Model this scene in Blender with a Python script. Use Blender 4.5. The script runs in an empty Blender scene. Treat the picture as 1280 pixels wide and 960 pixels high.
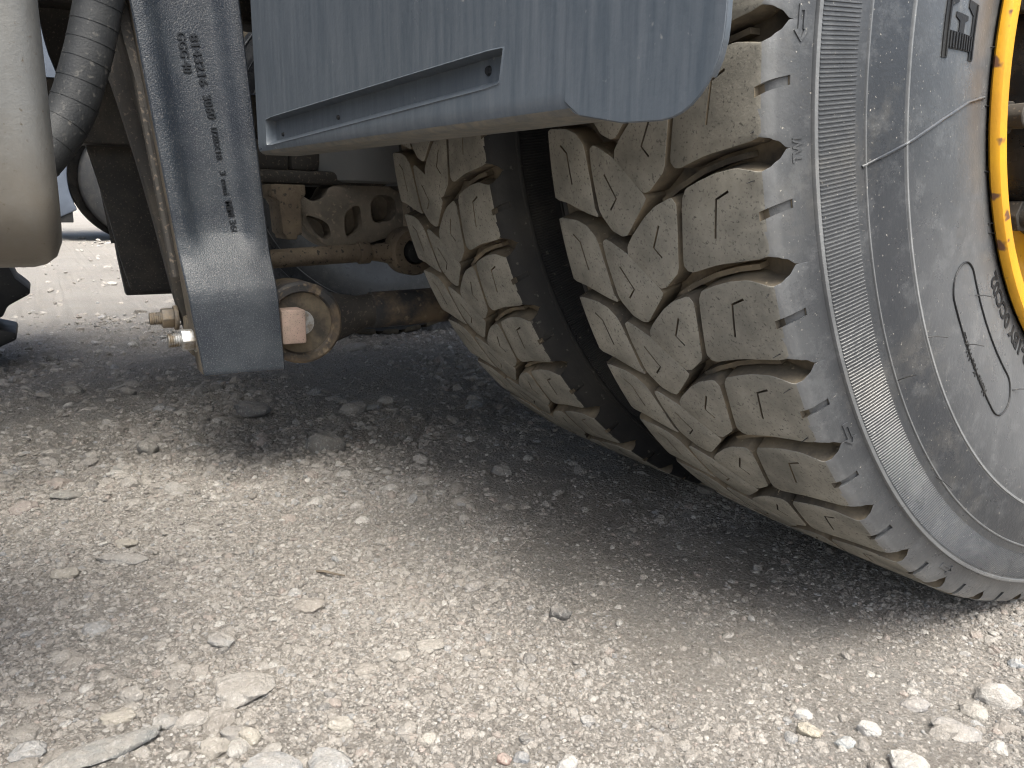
import bpy, bmesh, math, random
import numpy as np
from mathutils import Vector, Matrix
random.seed(7)
RNG = np.random.default_rng(11)
S = bpy.context.scene
COL = S.collection
rad = math.radians

# ------------------------------------------------------------------ camera
CAM_POS = (0.3716, -0.9253, 0.3962)
YAW, PITCH, ROLL = 1.0333, 0.2208, 0.0147
cd = bpy.data.cameras.new('camera'); cam = bpy.data.objects.new('camera', cd); COL.objects.link(cam)
f = Vector((-math.sin(YAW)*math.cos(PITCH), math.cos(YAW)*math.cos(PITCH), -math.sin(PITCH)))
r0 = Vector((math.cos(YAW), math.sin(YAW), 0)); u0 = r0.cross(f)
rr = math.cos(ROLL)*r0 + math.sin(ROLL)*u0; uu = -math.sin(ROLL)*r0 + math.cos(ROLL)*u0
M = Matrix((rr, uu, -f)).transposed().to_4x4(); M.translation = CAM_POS
cam.matrix_world = M
cd.sensor_fit = 'HORIZONTAL'; cd.sensor_width = 36.0; cd.lens = 977.5/1280*36
cd.clip_start = 0.02; cd.clip_end = 2000
S.camera = cam

# ------------------------------------------------------------------ light
SUN_EL, SUN_AZ = 63.0, 104.0          # azimuth: degrees from +Y towards +X; a high sun behind thin cloud, on the camera's side
w = bpy.data.worlds.new('World'); S.world = w; w.use_nodes = True
nt = w.node_tree; bg = nt.nodes['Background']
sky = nt.nodes.new('ShaderNodeTexSky'); sky.sky_type = 'NISHITA'; sky.sun_disc = False
sky.sun_elevation = rad(SUN_EL); sky.sun_rotation = rad(SUN_AZ)
sky.air_density = 1.0; sky.dust_density = 9.0; sky.ozone_density = .5
nt.links.new(sky.outputs[0], bg.inputs[0]); bg.inputs[1].default_value = 0.15
sd = bpy.data.lights.new('sun', 'SUN'); sd.energy = 1.5; sd.angle = rad(40); sd.color = (1, .95, .87)
sun = bpy.data.objects.new('sun', sd); COL.objects.link(sun)
sdir = Vector((math.sin(rad(SUN_AZ))*math.cos(rad(SUN_EL)), math.cos(rad(SUN_AZ))*math.cos(rad(SUN_EL)), math.sin(rad(SUN_EL))))
sun.rotation_euler = sdir.to_track_quat('Z', 'Y').to_euler(); sun.location = (-20, 10, 30)
vs = S.view_settings; vs.view_transform = 'Standard'; vs.look = 'None'; vs.gamma = 1.0; vs.exposure = 1.32
vs.use_curve_mapping = False
vs.use_white_balance = True; vs.white_balance_temperature = 6150; vs.white_balance_tint = 5    # the phone balanced for open shade
S.cycles.use_denoising = True; S.cycles.filter_width = 1.15; S.cycles.caustics_reflective = False; S.cycles.caustics_refractive = False; S.cycles.sample_clamp_indirect = 4
S.cycles.max_bounces = 8; S.cycles.diffuse_bounces = 5

# ------------------------------------------------------------------ materials
MATS = {}
def _nodes(name):
    m = bpy.data.materials.new(name); m.use_nodes = True
    n = m.node_tree; p = n.nodes['Principled BSDF']
    MATS[name] = m
    return m, n, p
def noise(n, scale, detail=4, rough=.55, coord=None, kind='World', stretch=None, off=None):
    if kind == 'World':
        out = n.nodes.new('ShaderNodeNewGeometry').outputs['Position']
    else:
        out = n.nodes.new('ShaderNodeTexCoord').outputs[kind]
    if stretch or off:
        mp = n.nodes.new('ShaderNodeMapping')
        if stretch: mp.inputs['Scale'].default_value = stretch
        if off: mp.inputs['Location'].default_value = off
        n.links.new(out, mp.inputs[0]); out = mp.outputs[0]
    t = n.nodes.new('ShaderNodeTexNoise'); t.inputs['Scale'].default_value = scale
    t.inputs['Detail'].default_value = detail; t.inputs['Roughness'].default_value = rough
    n.links.new(out, t.inputs['Vector'])
    return t.outputs['Fac']
def ramp(n, fac, a, b, ca=(0, 0, 0, 1), cb=(1, 1, 1, 1)):
    r = n.nodes.new('ShaderNodeValToRGB'); e = r.color_ramp.elements
    e[0].position = a; e[1].position = b; e[0].color = ca; e[1].color = cb
    n.links.new(fac, r.inputs[0]); return r.outputs[0]
def mix(n, fac, a, b):
    x = n.nodes.new('ShaderNodeMix'); x.data_type = 'RGBA'
    for sock, v in ((x.inputs[0], fac), (x.inputs[6], a), (x.inputs[7], b)):
        if hasattr(v, 'is_output'): n.links.new(v, sock)
        elif isinstance(v, (int, float)): sock.default_value = v
        else: sock.default_value = (*v[:3], 1)
    return x.outputs[2]
def math_node(n, op, a, b=None):
    x = n.nodes.new('ShaderNodeMath'); x.operation = op
    for i, v in enumerate((a, b)):
        if v is None: continue
        if hasattr(v, 'is_output'): n.links.new(v, x.inputs[i])
        else: x.inputs[i].default_value = v
    return x.outputs[0]
def bump(n, p, h, strength=.3, dist=.002, prev=None):
    b = n.nodes.new('ShaderNodeBump'); b.inputs['Strength'].default_value = strength; b.inputs['Distance'].default_value = dist
    n.links.new(h, b.inputs['Height'])
    if prev: n.links.new(prev, b.inputs['Normal'])
    n.links.new(b.outputs[0], p.inputs['Normal']); return b.outputs[0]
def worn(name, base, dirt, lo=.42, hi=.62, scale=14, rough=.6, fine=(0, 0, 0), fine_lo=.6, fine_hi=.68, fine_scale=500,
         bs=.25, bd=.001, bscale=350, metallic=0.0, stretch=None, specular=.5, kind='World'):
    """base colour, large dirt patches, fine specks and a little relief"""
    m, n, p = _nodes(name)
    c = mix(n, ramp(n, noise(n, scale, 6, .65, stretch=stretch, kind=kind), lo, hi), base, dirt)
    if fine != (0, 0, 0):
        c = mix(n, ramp(n, noise(n, fine_scale, 2, .5, kind=kind, off=(3, 1, 7)), fine_lo, fine_hi), c, fine)
    n.links.new(c, p.inputs['Base Color'])
    rv = n.nodes.new('ShaderNodeMapRange'); rv.inputs[3].default_value = rough-.12; rv.inputs[4].default_value = min(1, rough+.18)
    n.links.new(noise(n, scale*2.3, 4, kind=kind), rv.inputs[0]); n.links.new(rv.outputs[0], p.inputs['Roughness'])
    p.inputs['Metallic'].default_value = metallic; p.inputs['Specular IOR Level'].default_value = specular
    bump(n, p, noise(n, bscale, 4, .6, kind=kind), bs, bd)
    return m

worn('tread_face', (.158, .153, .136), (.305, .291, .254), .34, .66, 19, .85, fine=(.095, .092, .083), fine_lo=.58, fine_hi=.74, fine_scale=420, bs=.5, bd=.0008, bscale=420, specular=.25)
worn('tread_side', (.062, .056, .048), (.21, .175, .125), .36, .64, 16, .8, fine=(.30, .25, .18), fine_lo=.68, fine_hi=.76, fine_scale=160, bs=.4, bd=.0008, specular=.3)
worn('rubber_groove', (.055, .05, .044), (.22, .18, .125), .36, .64, 18, .75, bs=.4, specular=.3)
worn('rubber_dark', (.010, .011, .013), (.028, .027, .025), .45, .72, 12, .55, fine=(.08, .076, .068), fine_lo=.68, fine_hi=.74, fine_scale=120, bs=.3, specular=.4)
worn('plastic_mudguard', (.062, .076, .094), (.098, .112, .131), .35, .7, 9, .31, fine=(.22, .22, .215), fine_lo=.73, fine_hi=.82, fine_scale=130, bs=.35, bd=.0006, bscale=160, stretch=(14, 14, 1.1), specular=.5)
worn('cast_paint', (.012, .018, .029), (.032, .040, .051), .4, .65, 18, .42, fine=(.11, .112, .115), fine_lo=.54, fine_hi=.76, fine_scale=620, bs=.8, bd=.0012, bscale=520, specular=.6)
worn('cast_edge', (.10, .085, .065), (.20, .165, .12), .4, .65, 18, .8, fine=(.05, .05, .05), fine_scale=300, bs=.5)
worn('dark_frame', (.036, .034, .032), (.085, .074, .06), .45, .7, 8, .7, fine=(.12, .10, .08), fine_scale=200, bs=.5)
worn('dusty_steel', (.115, .094, .072), (.22, .178, .128), .38, .66, 14, .8, fine=(.05, .045, .04), fine_scale=150, bs=.6, bd=.0015)
worn('cast_grey', (.26, .23, .19), (.13, .12, .105), .42, .68, 11, .7, fine=(.29, .255, .205), fine_scale=130, bs=.5, bd=.0015)
worn('rusty_rod', (.042, .042, .044), (.165, .125, .083), .42, .60, 17, .7, fine=(.22, .175, .12), fine_lo=.6, fine_hi=.72, fine_scale=90, bs=.6, bd=.0015)
worn('pink_primer', (.36, .265, .225), (.27, .215, .18), .4, .65, 40, .8, fine=(.15, .12, .1), fine_scale=600, bs=.4)
worn('zinc', (.42, .43, .44), (.22, .18, .13), .42, .62, 60, .4, metallic=.7, bs=.3)
worn('bolt_dusty', (.14, .13, .12), (.25, .20, .14), .4, .6, 50, .65, metallic=.3, bs=.4)
def tank_mat():
    m, n, p = _nodes('tank_metal')
    c = mix(n, ramp(n, noise(n, 14, 7, .7, stretch=(1, 1.6, .5)), .35, .68), (.175, .176, .171), (.122, .120, .112))
    ge = n.nodes.new('ShaderNodeNewGeometry'); sx = n.nodes.new('ShaderNodeSeparateXYZ'); n.links.new(ge.outputs['Position'], sx.inputs[0])
    low = n.nodes.new('ShaderNodeMapRange'); low.inputs[1].default_value = .47; low.inputs[2].default_value = .37; n.links.new(sx.outputs[2], low.inputs[0])
    mud = ramp(n, math_node(n, 'ADD', math_node(n, 'MULTIPLY', low.outputs[0], .55), math_node(n, 'MULTIPLY', noise(n, 22, 7, .75, off=(3, 3, 3)), .6)), .42, .80)
    c = mix(n, math_node(n, 'MULTIPLY', mud, .85), c, (.132, .117, .095))
    c = mix(n, ramp(n, noise(n, 260, 3, .6, off=(9, 1, 1)), .64, .72), c, (.11, .095, .075))
    n.links.new(c, p.inputs['Base Color']); p.inputs['Metallic'].default_value = .6
    rv = n.nodes.new('ShaderNodeMapRange'); rv.inputs[3].default_value = .28; rv.inputs[4].default_value = .62
    n.links.new(noise(n, 30, 6, .7), rv.inputs[0]); n.links.new(rv.outputs[0], p.inputs['Roughness'])
    bump(n, p, noise(n, 120, 6, .7), .25, .0012)
tank_mat()
worn('hose_rubber', (.016, .018, .021), (.032, .034, .036), .4, .65, 15, .55, fine=(.08, .079, .075), fine_lo=.62, fine_hi=.72, fine_scale=140, bs=.4)
worn('yellow_paint', (.66, .34, .010), (.50, .235, .014), .35, .7, 14, .42, fine=(.13, .06, .03), fine_lo=.64, fine_hi=.69, fine_scale=60, bs=.25)
worn('black_gloss', (.012, .012, .013), (.04, .038, .036), .45, .7, 14, .22, bs=.2, specular=.6)
worn('body_grey', (.15, .158, .165), (.21, .20, .185), .4, .7, 3, .5)
worn('fender_grey', (.075, .092, .122), (.06, .073, .098), .4, .7, 4, .45)
worn('lip_dust', (.125, .128, .128), (.20, .185, .155), .4, .65, 12, .6, bs=.3, stretch=(6, 6, 6))
worn('letter_paint', (.008, .010, .014), (.014, .017, .022), .4, .65, 40, .3, bs=.2)
worn('twig_bark', (.10, .082, .062), (.17, .14, .105), .4, .65, 60, .85)

def sidewall_mat():
    m, n, p = _nodes('sidewall')
    ge = n.nodes.new('ShaderNodeNewGeometry'); sx = n.nodes.new('ShaderNodeSeparateXYZ'); n.links.new(ge.outputs['Position'], sx.inputs[0])
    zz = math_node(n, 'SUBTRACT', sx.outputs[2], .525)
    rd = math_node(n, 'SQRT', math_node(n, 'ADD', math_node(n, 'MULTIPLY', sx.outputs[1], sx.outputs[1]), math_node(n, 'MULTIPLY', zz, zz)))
    # by radius: dusty shoulder and bead, cleaner belt; highlights painted on ridges, shoulder edge
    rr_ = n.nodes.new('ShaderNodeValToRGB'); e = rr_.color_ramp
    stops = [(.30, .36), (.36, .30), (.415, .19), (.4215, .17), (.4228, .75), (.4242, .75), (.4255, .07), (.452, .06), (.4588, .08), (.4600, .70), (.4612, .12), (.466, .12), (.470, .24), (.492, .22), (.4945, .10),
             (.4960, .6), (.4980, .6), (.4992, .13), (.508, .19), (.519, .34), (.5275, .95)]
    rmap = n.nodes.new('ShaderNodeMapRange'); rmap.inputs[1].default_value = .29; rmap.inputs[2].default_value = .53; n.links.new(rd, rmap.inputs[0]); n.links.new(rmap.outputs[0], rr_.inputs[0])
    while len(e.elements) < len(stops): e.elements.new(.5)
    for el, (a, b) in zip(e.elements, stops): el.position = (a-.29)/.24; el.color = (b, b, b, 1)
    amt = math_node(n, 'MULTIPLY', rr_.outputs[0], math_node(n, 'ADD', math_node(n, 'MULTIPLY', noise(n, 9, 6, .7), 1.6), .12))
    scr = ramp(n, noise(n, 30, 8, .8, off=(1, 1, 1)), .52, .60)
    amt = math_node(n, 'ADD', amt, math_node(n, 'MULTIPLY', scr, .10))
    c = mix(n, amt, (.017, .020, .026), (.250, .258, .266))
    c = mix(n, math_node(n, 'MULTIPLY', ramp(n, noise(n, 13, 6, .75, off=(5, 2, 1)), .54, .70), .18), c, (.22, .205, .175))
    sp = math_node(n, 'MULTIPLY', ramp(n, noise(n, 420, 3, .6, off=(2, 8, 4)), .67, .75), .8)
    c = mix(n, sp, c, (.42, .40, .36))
    n.links.new(c, p.inputs['Base Color'])
    rv = n.nodes.new('ShaderNodeMapRange'); rv.inputs[3].default_value = .17; rv.inputs[4].default_value = .43
    n.links.new(noise(n, 26, 6, .7), rv.inputs[0]); n.links.new(rv.outputs[0], p.inputs['Roughness'])
    b1 = bump(n, p, noise(n, 40, 6, .7), .15, .002)
    bump(n, p, noise(n, 300, 4, .6), .22, .001, b1)
    p.inputs['Specular IOR Level'].default_value = .5
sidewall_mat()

def ground_mat():
    m, n, p = _nodes('ground')
    big = ramp(n, noise(n, 1.6, 5, .6), .35, .65)
    c = mix(n, big, (.245, .230, .211), (.308, .292, .271))
    c = mix(n, ramp(n, noise(n, 9, 6, .7, off=(4, 4, 0)), .42, .66), c, (.29, .268, .241))
    c = mix(n, math_node(n, 'MULTIPLY', ramp(n, noise(n, 260, 3, .6), .55, .66), .8), c, (.45, .43, .405))
    c = mix(n, math_node(n, 'MULTIPLY', ramp(n, noise(n, 330, 3, .6, off=(7, 3, 2)), .58, .68), .8), c, (.20, .175, .155))
    n.links.new(c, p.inputs['Base Color'])
    p.inputs['Roughness'].default_value = .95; p.inputs['Specular IOR Level'].default_value = .15
    tc = n.nodes.new('ShaderNodeTexCoord'); vo = n.nodes.new('ShaderNodeTexVoronoi'); vo.inputs['Scale'].default_value = 230
    n.links.new(tc.outputs['Object'], vo.inputs['Vector'])
    b1 = bump(n, p, math_node(n, 'MULTIPLY', vo.outputs['Distance'], -1), .9, .005)
    bump(n, p, noise(n, 150, 7, .75), 1.0, .009, b1)
ground_mat()

def stone_mat(name, inst):
    k_ = 'Object' if not inst else 'World'
    m, n, p = _nodes(name)
    at = n.nodes.new('ShaderNodeAttribute'); at.attribute_name = 'tint'; at.attribute_type = 'INSTANCER' if inst else 'OBJECT'
    c = at.outputs['Color']
    k = 120 if inst else 70
    hi = mix(n, .4, c, (.62, .60, .57)); lo = mix(n, .5, c, (.17, .15, .13))
    c2 = mix(n, ramp(n, noise(n, k, 6, .7), .40, .66), c, lo)
    c2 = mix(n, ramp(n, noise(n, k*3.1, 4, .65, off=(3, 9, 1)), .54, .72), c2, hi)
    # dust caught on the upward faces
    ge = n.nodes.new('ShaderNodeNewGeometry'); sx = n.nodes.new('ShaderNodeSeparateXYZ'); n.links.new(ge.outputs['Normal'], sx.inputs[0])
    up = ramp(n, math_node(n, 'MULTIPLY', sx.outputs[2], noise(n, k*1.3, 5, .7, off=(1, 2, 3))), .22, .62)
    c2 = mix(n, math_node(n, 'MULTIPLY', up, .55), c2, (.335, .312, .283))
    n.links.new(c2, p.inputs['Base Color']); p.inputs['Roughness'].default_value = .92; p.inputs['Specular IOR Level'].default_value = .15
    b1 = bump(n, p, noise(n, k*1.2, 6, .7), .9, .006)
    bump(n, p, noise(n, k*5, 4, .65), .7, .002, b1)
stone_mat('stone', False); stone_mat('pebble', True)

# ------------------------------------------------------------------ helpers
def link(name, me, mats=None, parent=None, label=None, loc=None):
    o = bpy.data.objects.new(name, me); COL.objects.link(o)
    if mats and not me.materials:
        for k in ([mats] if isinstance(mats, str) else mats): me.materials.append(MATS[k])
    if parent: o.parent = parent
    if label: o['label'] = label
    if loc: o.location = loc
    return o
def tag(o, label, cat, group=None, kind=None):
    o['label'] = label
    if cat: o['category'] = cat
    if group: o['group'] = group
    if kind: o['kind'] = kind
def bm_mesh(bm, name, smooth=None):
    bmesh.ops.recalc_face_normals(bm, faces=bm.faces)
    me = bpy.data.meshes.new(name); bm.to_mesh(me); bm.free()
    if smooth is not None: shade(me, smooth)
    return me
def shade(me, ang=35):
    me.polygons.foreach_set('use_smooth', [True]*len(me.polygons))
    me.set_sharp_from_angle(angle=rad(ang))
def pyd(name, v, fcs, smooth=None):
    me = bpy.data.meshes.new(name); me.from_pydata([tuple(a) for a in v], [], fcs); me.update()
    if smooth is not None: shade(me, smooth)
    return me
def add_box(bm, lo, hi, mtx=None):
    g = bmesh.ops.create_cube(bm, size=1)
    for v in g['verts']:
        v.co = Vector([(lo[i]+hi[i])/2 + v.co[i]*(hi[i]-lo[i]) for i in range(3)])
        if mtx: v.co = mtx @ v.co
    return g['verts']
def add_tube(bm, pts, rads, seg=16, cap=True):
    """tube through pts with radius per point"""
    pts = [Vector(a) for a in pts]
    if not hasattr(rads, '__len__'): rads = [rads]*len(pts)
    rings = []; prev = None
    for i, c in enumerate(pts):
        t = (pts[min(i+1, len(pts)-1)] - pts[max(i-1, 0)]).normalized()
        if prev is None:
            a = Vector((0, 0, 1)) if abs(t.z) < .9 else Vector((1, 0, 0))
            n1 = t.cross(a).normalized()
        else: n1 = (prev - t*prev.dot(t)).normalized()
        prev = n1; b = t.cross(n1)
        rings.append([bm.verts.new(c + rads[i]*(math.cos(2*math.pi*k/seg)*n1 + math.sin(2*math.pi*k/seg)*b)) for k in range(seg)])
    for a, b in zip(rings, rings[1:]):
        for k in range(seg): bm.faces.new((a[k], a[(k+1) % seg], b[(k+1) % seg], b[k]))
    if cap: bm.faces.new(rings[0][::-1]); bm.faces.new(rings[-1])
def add_prism(bm, poly, axis, a, b):
    """polygon in the two other axes, extruded from a to b along axis"""
    def co(p, t):
        return {0: (t, p[0], p[1]), 1: (p[0], t, p[1]), 2: (p[0], p[1], t)}[axis]
    A = [bm.verts.new(co(p, a)) for p in poly]; B = [bm.verts.new(co(p, b)) for p in poly]
    bm.faces.new(A); bm.faces.new(B[::-1])
    for i in range(len(poly)): bm.faces.new((A[i], A[i-1], B[i-1], B[i]))
def chaikin(poly, q=.25, it=1):
    for _ in range(it):
        o = []
        for i in range(len(poly)):
            a, b = poly[i], poly[(i+1) % len(poly)]
            o += [tuple(a[k]*(1-q)+b[k]*q for k in range(len(a))), tuple(a[k]*q+b[k]*(1-q) for k in range(len(a)))]
        poly = o
    return poly
def finish(o, bevel=0, segs=2, cutters=(), ang=30, smooth=30, sub=0):
    """bevel and cut a mesh, then bake the result into plain mesh data"""
    if cutters is None: cutters = ()
    if bevel:
        b = o.modifiers.new('b', 'BEVEL'); b.width = bevel; b.segments = segs; b.limit_method = 'ANGLE'; b.angle_limit = rad(ang)
    for c in cutters:
        m = o.modifiers.new('c', 'BOOLEAN'); m.operation = 'DIFFERENCE'; m.object = c; m.solver = 'EXACT'
    dg = bpy.context.evaluated_depsgraph_get(); dg.update()
    me = bpy.data.meshes.new_from_object(o.evaluated_get(dg))
    mats = list(o.data.materials)
    o.modifiers.clear(); old = o.data; o.data = me
    if not me.materials:
        for m in mats: me.materials.append(m)
    bpy.data.meshes.remove(old)
    for c in cutters:
        d = c.data; bpy.data.objects.remove(c); bpy.data.meshes.remove(d)
    if smooth: shade(me, smooth)
    return o
def part(name, bm, mats, parent, bevel=0, segs=2, cutters=(), smooth=30, label=None, loc=None):
    o = link(name, bm_mesh(bm, name), mats, parent, label, loc)
    if bevel or cutters: finish(o, bevel, segs, cutters, smooth=smooth)
    elif smooth: shade(o.data, smooth)
    return o
def cutter(bm):
    o = bpy.data.objects.new('cutter', bm_mesh(bm, 'cutter')); COL.objects.link(o); return o
def lathe(prof, n=180, axis_x=True, a0=0, a1=360):
    """prof: (x, r) pairs, turned about the X axis"""
    full = abs(a1-a0) >= 360
    th = np.radians(np.linspace(a0, a1, n, endpoint=not full))
    v = []; fc = []
    for x, r in prof:
        v += [(x, -r*math.cos(t), r*math.sin(t)) for t in th]
    for i in range(len(prof)-1):
        for k in range(n if full else n-1):
            k2 = (k+1) % n
            fc.append((i*n+k, i*n+k2, (i+1)*n+k2, (i+1)*n+k))
    return v, fc
def text_mesh(s, size, depth, bold=0.0, shear=0):
    c = bpy.data.curves.new('t', 'FONT'); c.body = s; c.size = size; c.extrude = depth; c.offset = bold
    c.align_x = 'LEFT'; c.align_y = 'CENTER'; c.resolution_u = 3
    o = bpy.data.objects.new('t', c); COL.objects.link(o)
    dg = bpy.context.evaluated_depsgraph_get(); dg.update()
    me = bpy.data.meshes.new_from_object(o.evaluated_get(dg))
    bpy.data.objects.remove(o); bpy.data.curves.remove(c)
    me.materials.clear()
    return me

# noise for the terrain
def _h(i, j, s):
    a = np.sin(i*127.1 + j*311.7 + s*74.7)*43758.5453
    return a - np.floor(a)
def vnoise(x, y, s=0):
    i = np.floor(x); j = np.floor(y); fx = x-i; fy = y-j
    fx = fx*fx*(3-2*fx); fy = fy*fy*(3-2*fy)
    return (_h(i, j, s)*(1-fx)+_h(i+1, j, s)*fx)*(1-fy) + (_h(i, j+1, s)*(1-fx)+_h(i+1, j+1, s)*fx)*fy
def ground_z(x, y):
    x = np.asarray(x, float); y = np.asarray(y, float)
    z = .022*(vnoise(x*1.7, y*1.7, 1)-.5) + .016*(vnoise(x*5, y*5, 2)-.5) + .009*(vnoise(x*13+y*4, y*13, 3)-.5)
    rough = .35 + .9*np.clip((-.35-x)/.6, 0, 1)            # crumblier under the truck than out on the yard
    z = z + rough*(.008*(vnoise(x*34, y*34, 4)-.5) + .006*(vnoise(x*80, y*80, 5)-.5) + .0035*(vnoise(x*170, y*170, 6)-.5))
    # pressed flat where the tyres stand
    for tx in (-.12, -.49):
        d = np.hypot((x-tx)/.17, y/.16); k = np.clip(1.6-d, 0, 1); k = k*k*(3-2*k)
        z = z*(1-k) - .001*k
    near = np.clip(1 - (np.hypot(x+.5, y+.5)-5)/20, .3, 1)
    return z*near

# ------------------------------------------------------------------ ground
def axis_lines(lo, hi, step, far, grow=1.22):
    a = list(np.arange(lo, hi+step/2, step)); s = step
    up = []; v = a[-1]
    while v < far: s *= grow; v += s; up.append(v)
    s = step; dn = []; v = a[0]
    while v > -far: s *= grow; v -= s; dn.append(v)
    return np.array(dn[::-1] + a + up)
gx = axis_lines(-2.3, .32, .005, 420); gy = axis_lines(-1.15, .35, .005, 420)
X, Y = np.meshgrid(gx, gy); Z = ground_z(X, Y)
nv = X.size; me = bpy.data.meshes.new('ground')
nx, ny = len(gx), len(gy)
idx = np.arange(nv).reshape(ny, nx)
q = np.stack([idx[:-1, :-1], idx[:-1, 1:], idx[1:, 1:], idx[1:, :-1]], -1).reshape(-1, 4)
me.vertices.add(nv); me.vertices.foreach_set('co', np.stack([X, Y, Z], -1).ravel())
me.loops.add(q.size); me.loops.foreach_set('vertex_index', q.ravel().astype(np.int32))
me.polygons.add(len(q)); me.polygons.foreach_set('loop_start', np.arange(0, q.size, 4, dtype=np.int32))
me.update(calc_edges=True); me.polygons.foreach_set('use_smooth', [True]*len(q))
g = link('ground', me, 'ground'); tag(g, 'dusty beige gravel yard under and around the truck', 'ground', kind='structure')

# ------------------------------------------------------------------ truck root
truck = bpy.data.objects.new('truck', None); COL.objects.link(truck); truck.location = (0, 0, 0)
tag(truck, 'large truck seen close from its rear wheels, with dual lugged tyres and yellow rim', 'truck')

# ------------------------------------------------------------------ tyres
R = .527; W = .247; NP = 42; PD = 360/NP; AXZ = .525
PR = [(.527, 0), (.522, .006), (.512, .011), (.500, .016), (.485, .021), (.465, .0265), (.44, .031), (.415, .033), (.39, .032), (.365, .029),
      (.34, .024), (.32, .019), (.305, .0155), (.297, .014)]
pr_r = np.array([a for a, b in PR]); pr_x = np.array([b for a, b in PR])
def side_x(r): return float(np.interp(r, pr_r[::-1], pr_x[::-1]))
def top_r(x):
    """radius of the tread surface at x, shoulders included (0 is the outer tread edge)"""
    if x < -W/2: x = -W-x
    xs = [-.124, -.06, -.004, 0.0, .003, .006, .0085, .0105, .013, .0155]
    rs = [.5285, .5283, .5272, .5262, .5247, .5218, .5172, .5131, .5075, .4990]
    return float(np.interp(x, xs, rs))
BLOCKS = {   # outlines on the unrolled tread: x in metres, angle in degrees (0 = front, negative = down)
'D': [(-.2435, -6.5), (-.2169, -6.73), (-.2041, -7.21), (-.1943, -8.17), (-.1917, -8.97), (-.188, -11.58), (-.1872, -14.01), (-.1835, -14.75),
      (-.195, -14.5), (-.2098, -14.03), (-.2272, -13.43), (-.2428, -13.12), (-.252, -13.05), (-.260, -12.6), (-.260, -7.2), (-.252, -6.7)],
'C': [(-.1833, -8.69), (-.1791, -8.44), (-.1727, -8.65), (-.1488, -9.94), (-.1218, -12.57), (-.118, -13.18), (-.148, -16.36), (-.1546, -16.46),
      (-.1663, -15.98), (-.1762, -14.75), (-.1793, -14.13), (-.1827, -10.55)],
'B': [(-.0884, -13.13), (-.0845, -13.65), (-.0855, -14.77), (-.0872, -16.1), (-.0935, -19.39), (-.1116, -20.94), (-.1187, -21.15), (-.1512, -18.29),
      (-.1494, -17.49), (-.1417, -16.6), (-.1222, -14.84), (-.1078, -13.86)],
'A': [(-.071, -12.43), (-.0755, -13.19), (-.0785, -15.22), (-.0845, -18.75), (-.081, -19.18), (-.0759, -19.22), (-.0489, -18.36), (-.0099, -17.66),
      (-.0015, -17.5), (.004, -17.62), (.0078, -17.95), (.0098, -18.45), (.0155, -18.57), (.0155, -10.0), (.0098, -9.9), (.0078, -10.55), (.004, -11.05), (-.001, -11.3),
      (-.0221, -11.05), (-.0409, -11.34), (-.0571, -11.87)],
}
SIPES = {'D': [(-.2273, -8.07), (-.2184, -8.83), (-.2153, -11.75)], 'C': [(-.1667, -10.95), (-.1542, -13.1), (-.1639, -14.12)],
         'B': [(-.1061, -15.4), (-.1164, -17.4), (-.1085, -18.25)], 'A': [(-.0298, -12.61), (-.0417, -13.2), (-.0468, -16.28)]}
SC = R*math.pi/180
def strip_poly(path, wd):
    L, Rr = [], []
    for i, p in enumerate(path):
        a = Vector(path[max(i-1, 0)]); b = Vector(path[min(i+1, len(path)-1)])
        t = (b-a).normalized(); n = Vector((-t.y, t.x))
        L.append(Vector(p)+n*wd/2); Rr.append(Vector(p)-n*wd/2)
    return [tuple(v) for v in L] + [tuple(v) for v in Rr[::-1]]
def wrap(me, to_r=top_r):
    """flat (x, arc length, height) to the round tyre"""
    n = len(me.vertices); co = np.empty(n*3); me.vertices.foreach_get('co', co); co = co.reshape(-1, 3)
    out = np.empty_like(co)
    for i, (x, s, h) in enumerate(co):
        r = to_r(x) + h; t = s/R
        out[i] = (x, -r*math.cos(t), r*math.sin(t))
    me.vertices.foreach_set('co', out.ravel()); me.update()
def slice_bm(bm, xs=(), ss=()):
    for x in xs: bmesh.ops.bisect_plane(bm, geom=bm.verts[:]+bm.edges[:]+bm.faces[:], plane_co=(x, 0, 0), plane_no=(1, 0, 0), dist=1e-6)
    for s in ss: bmesh.ops.bisect_plane(bm, geom=bm.verts[:]+bm.edges[:]+bm.faces[:], plane_co=(0, s, 0), plane_no=(0, 1, 0), dist=1e-6)
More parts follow.
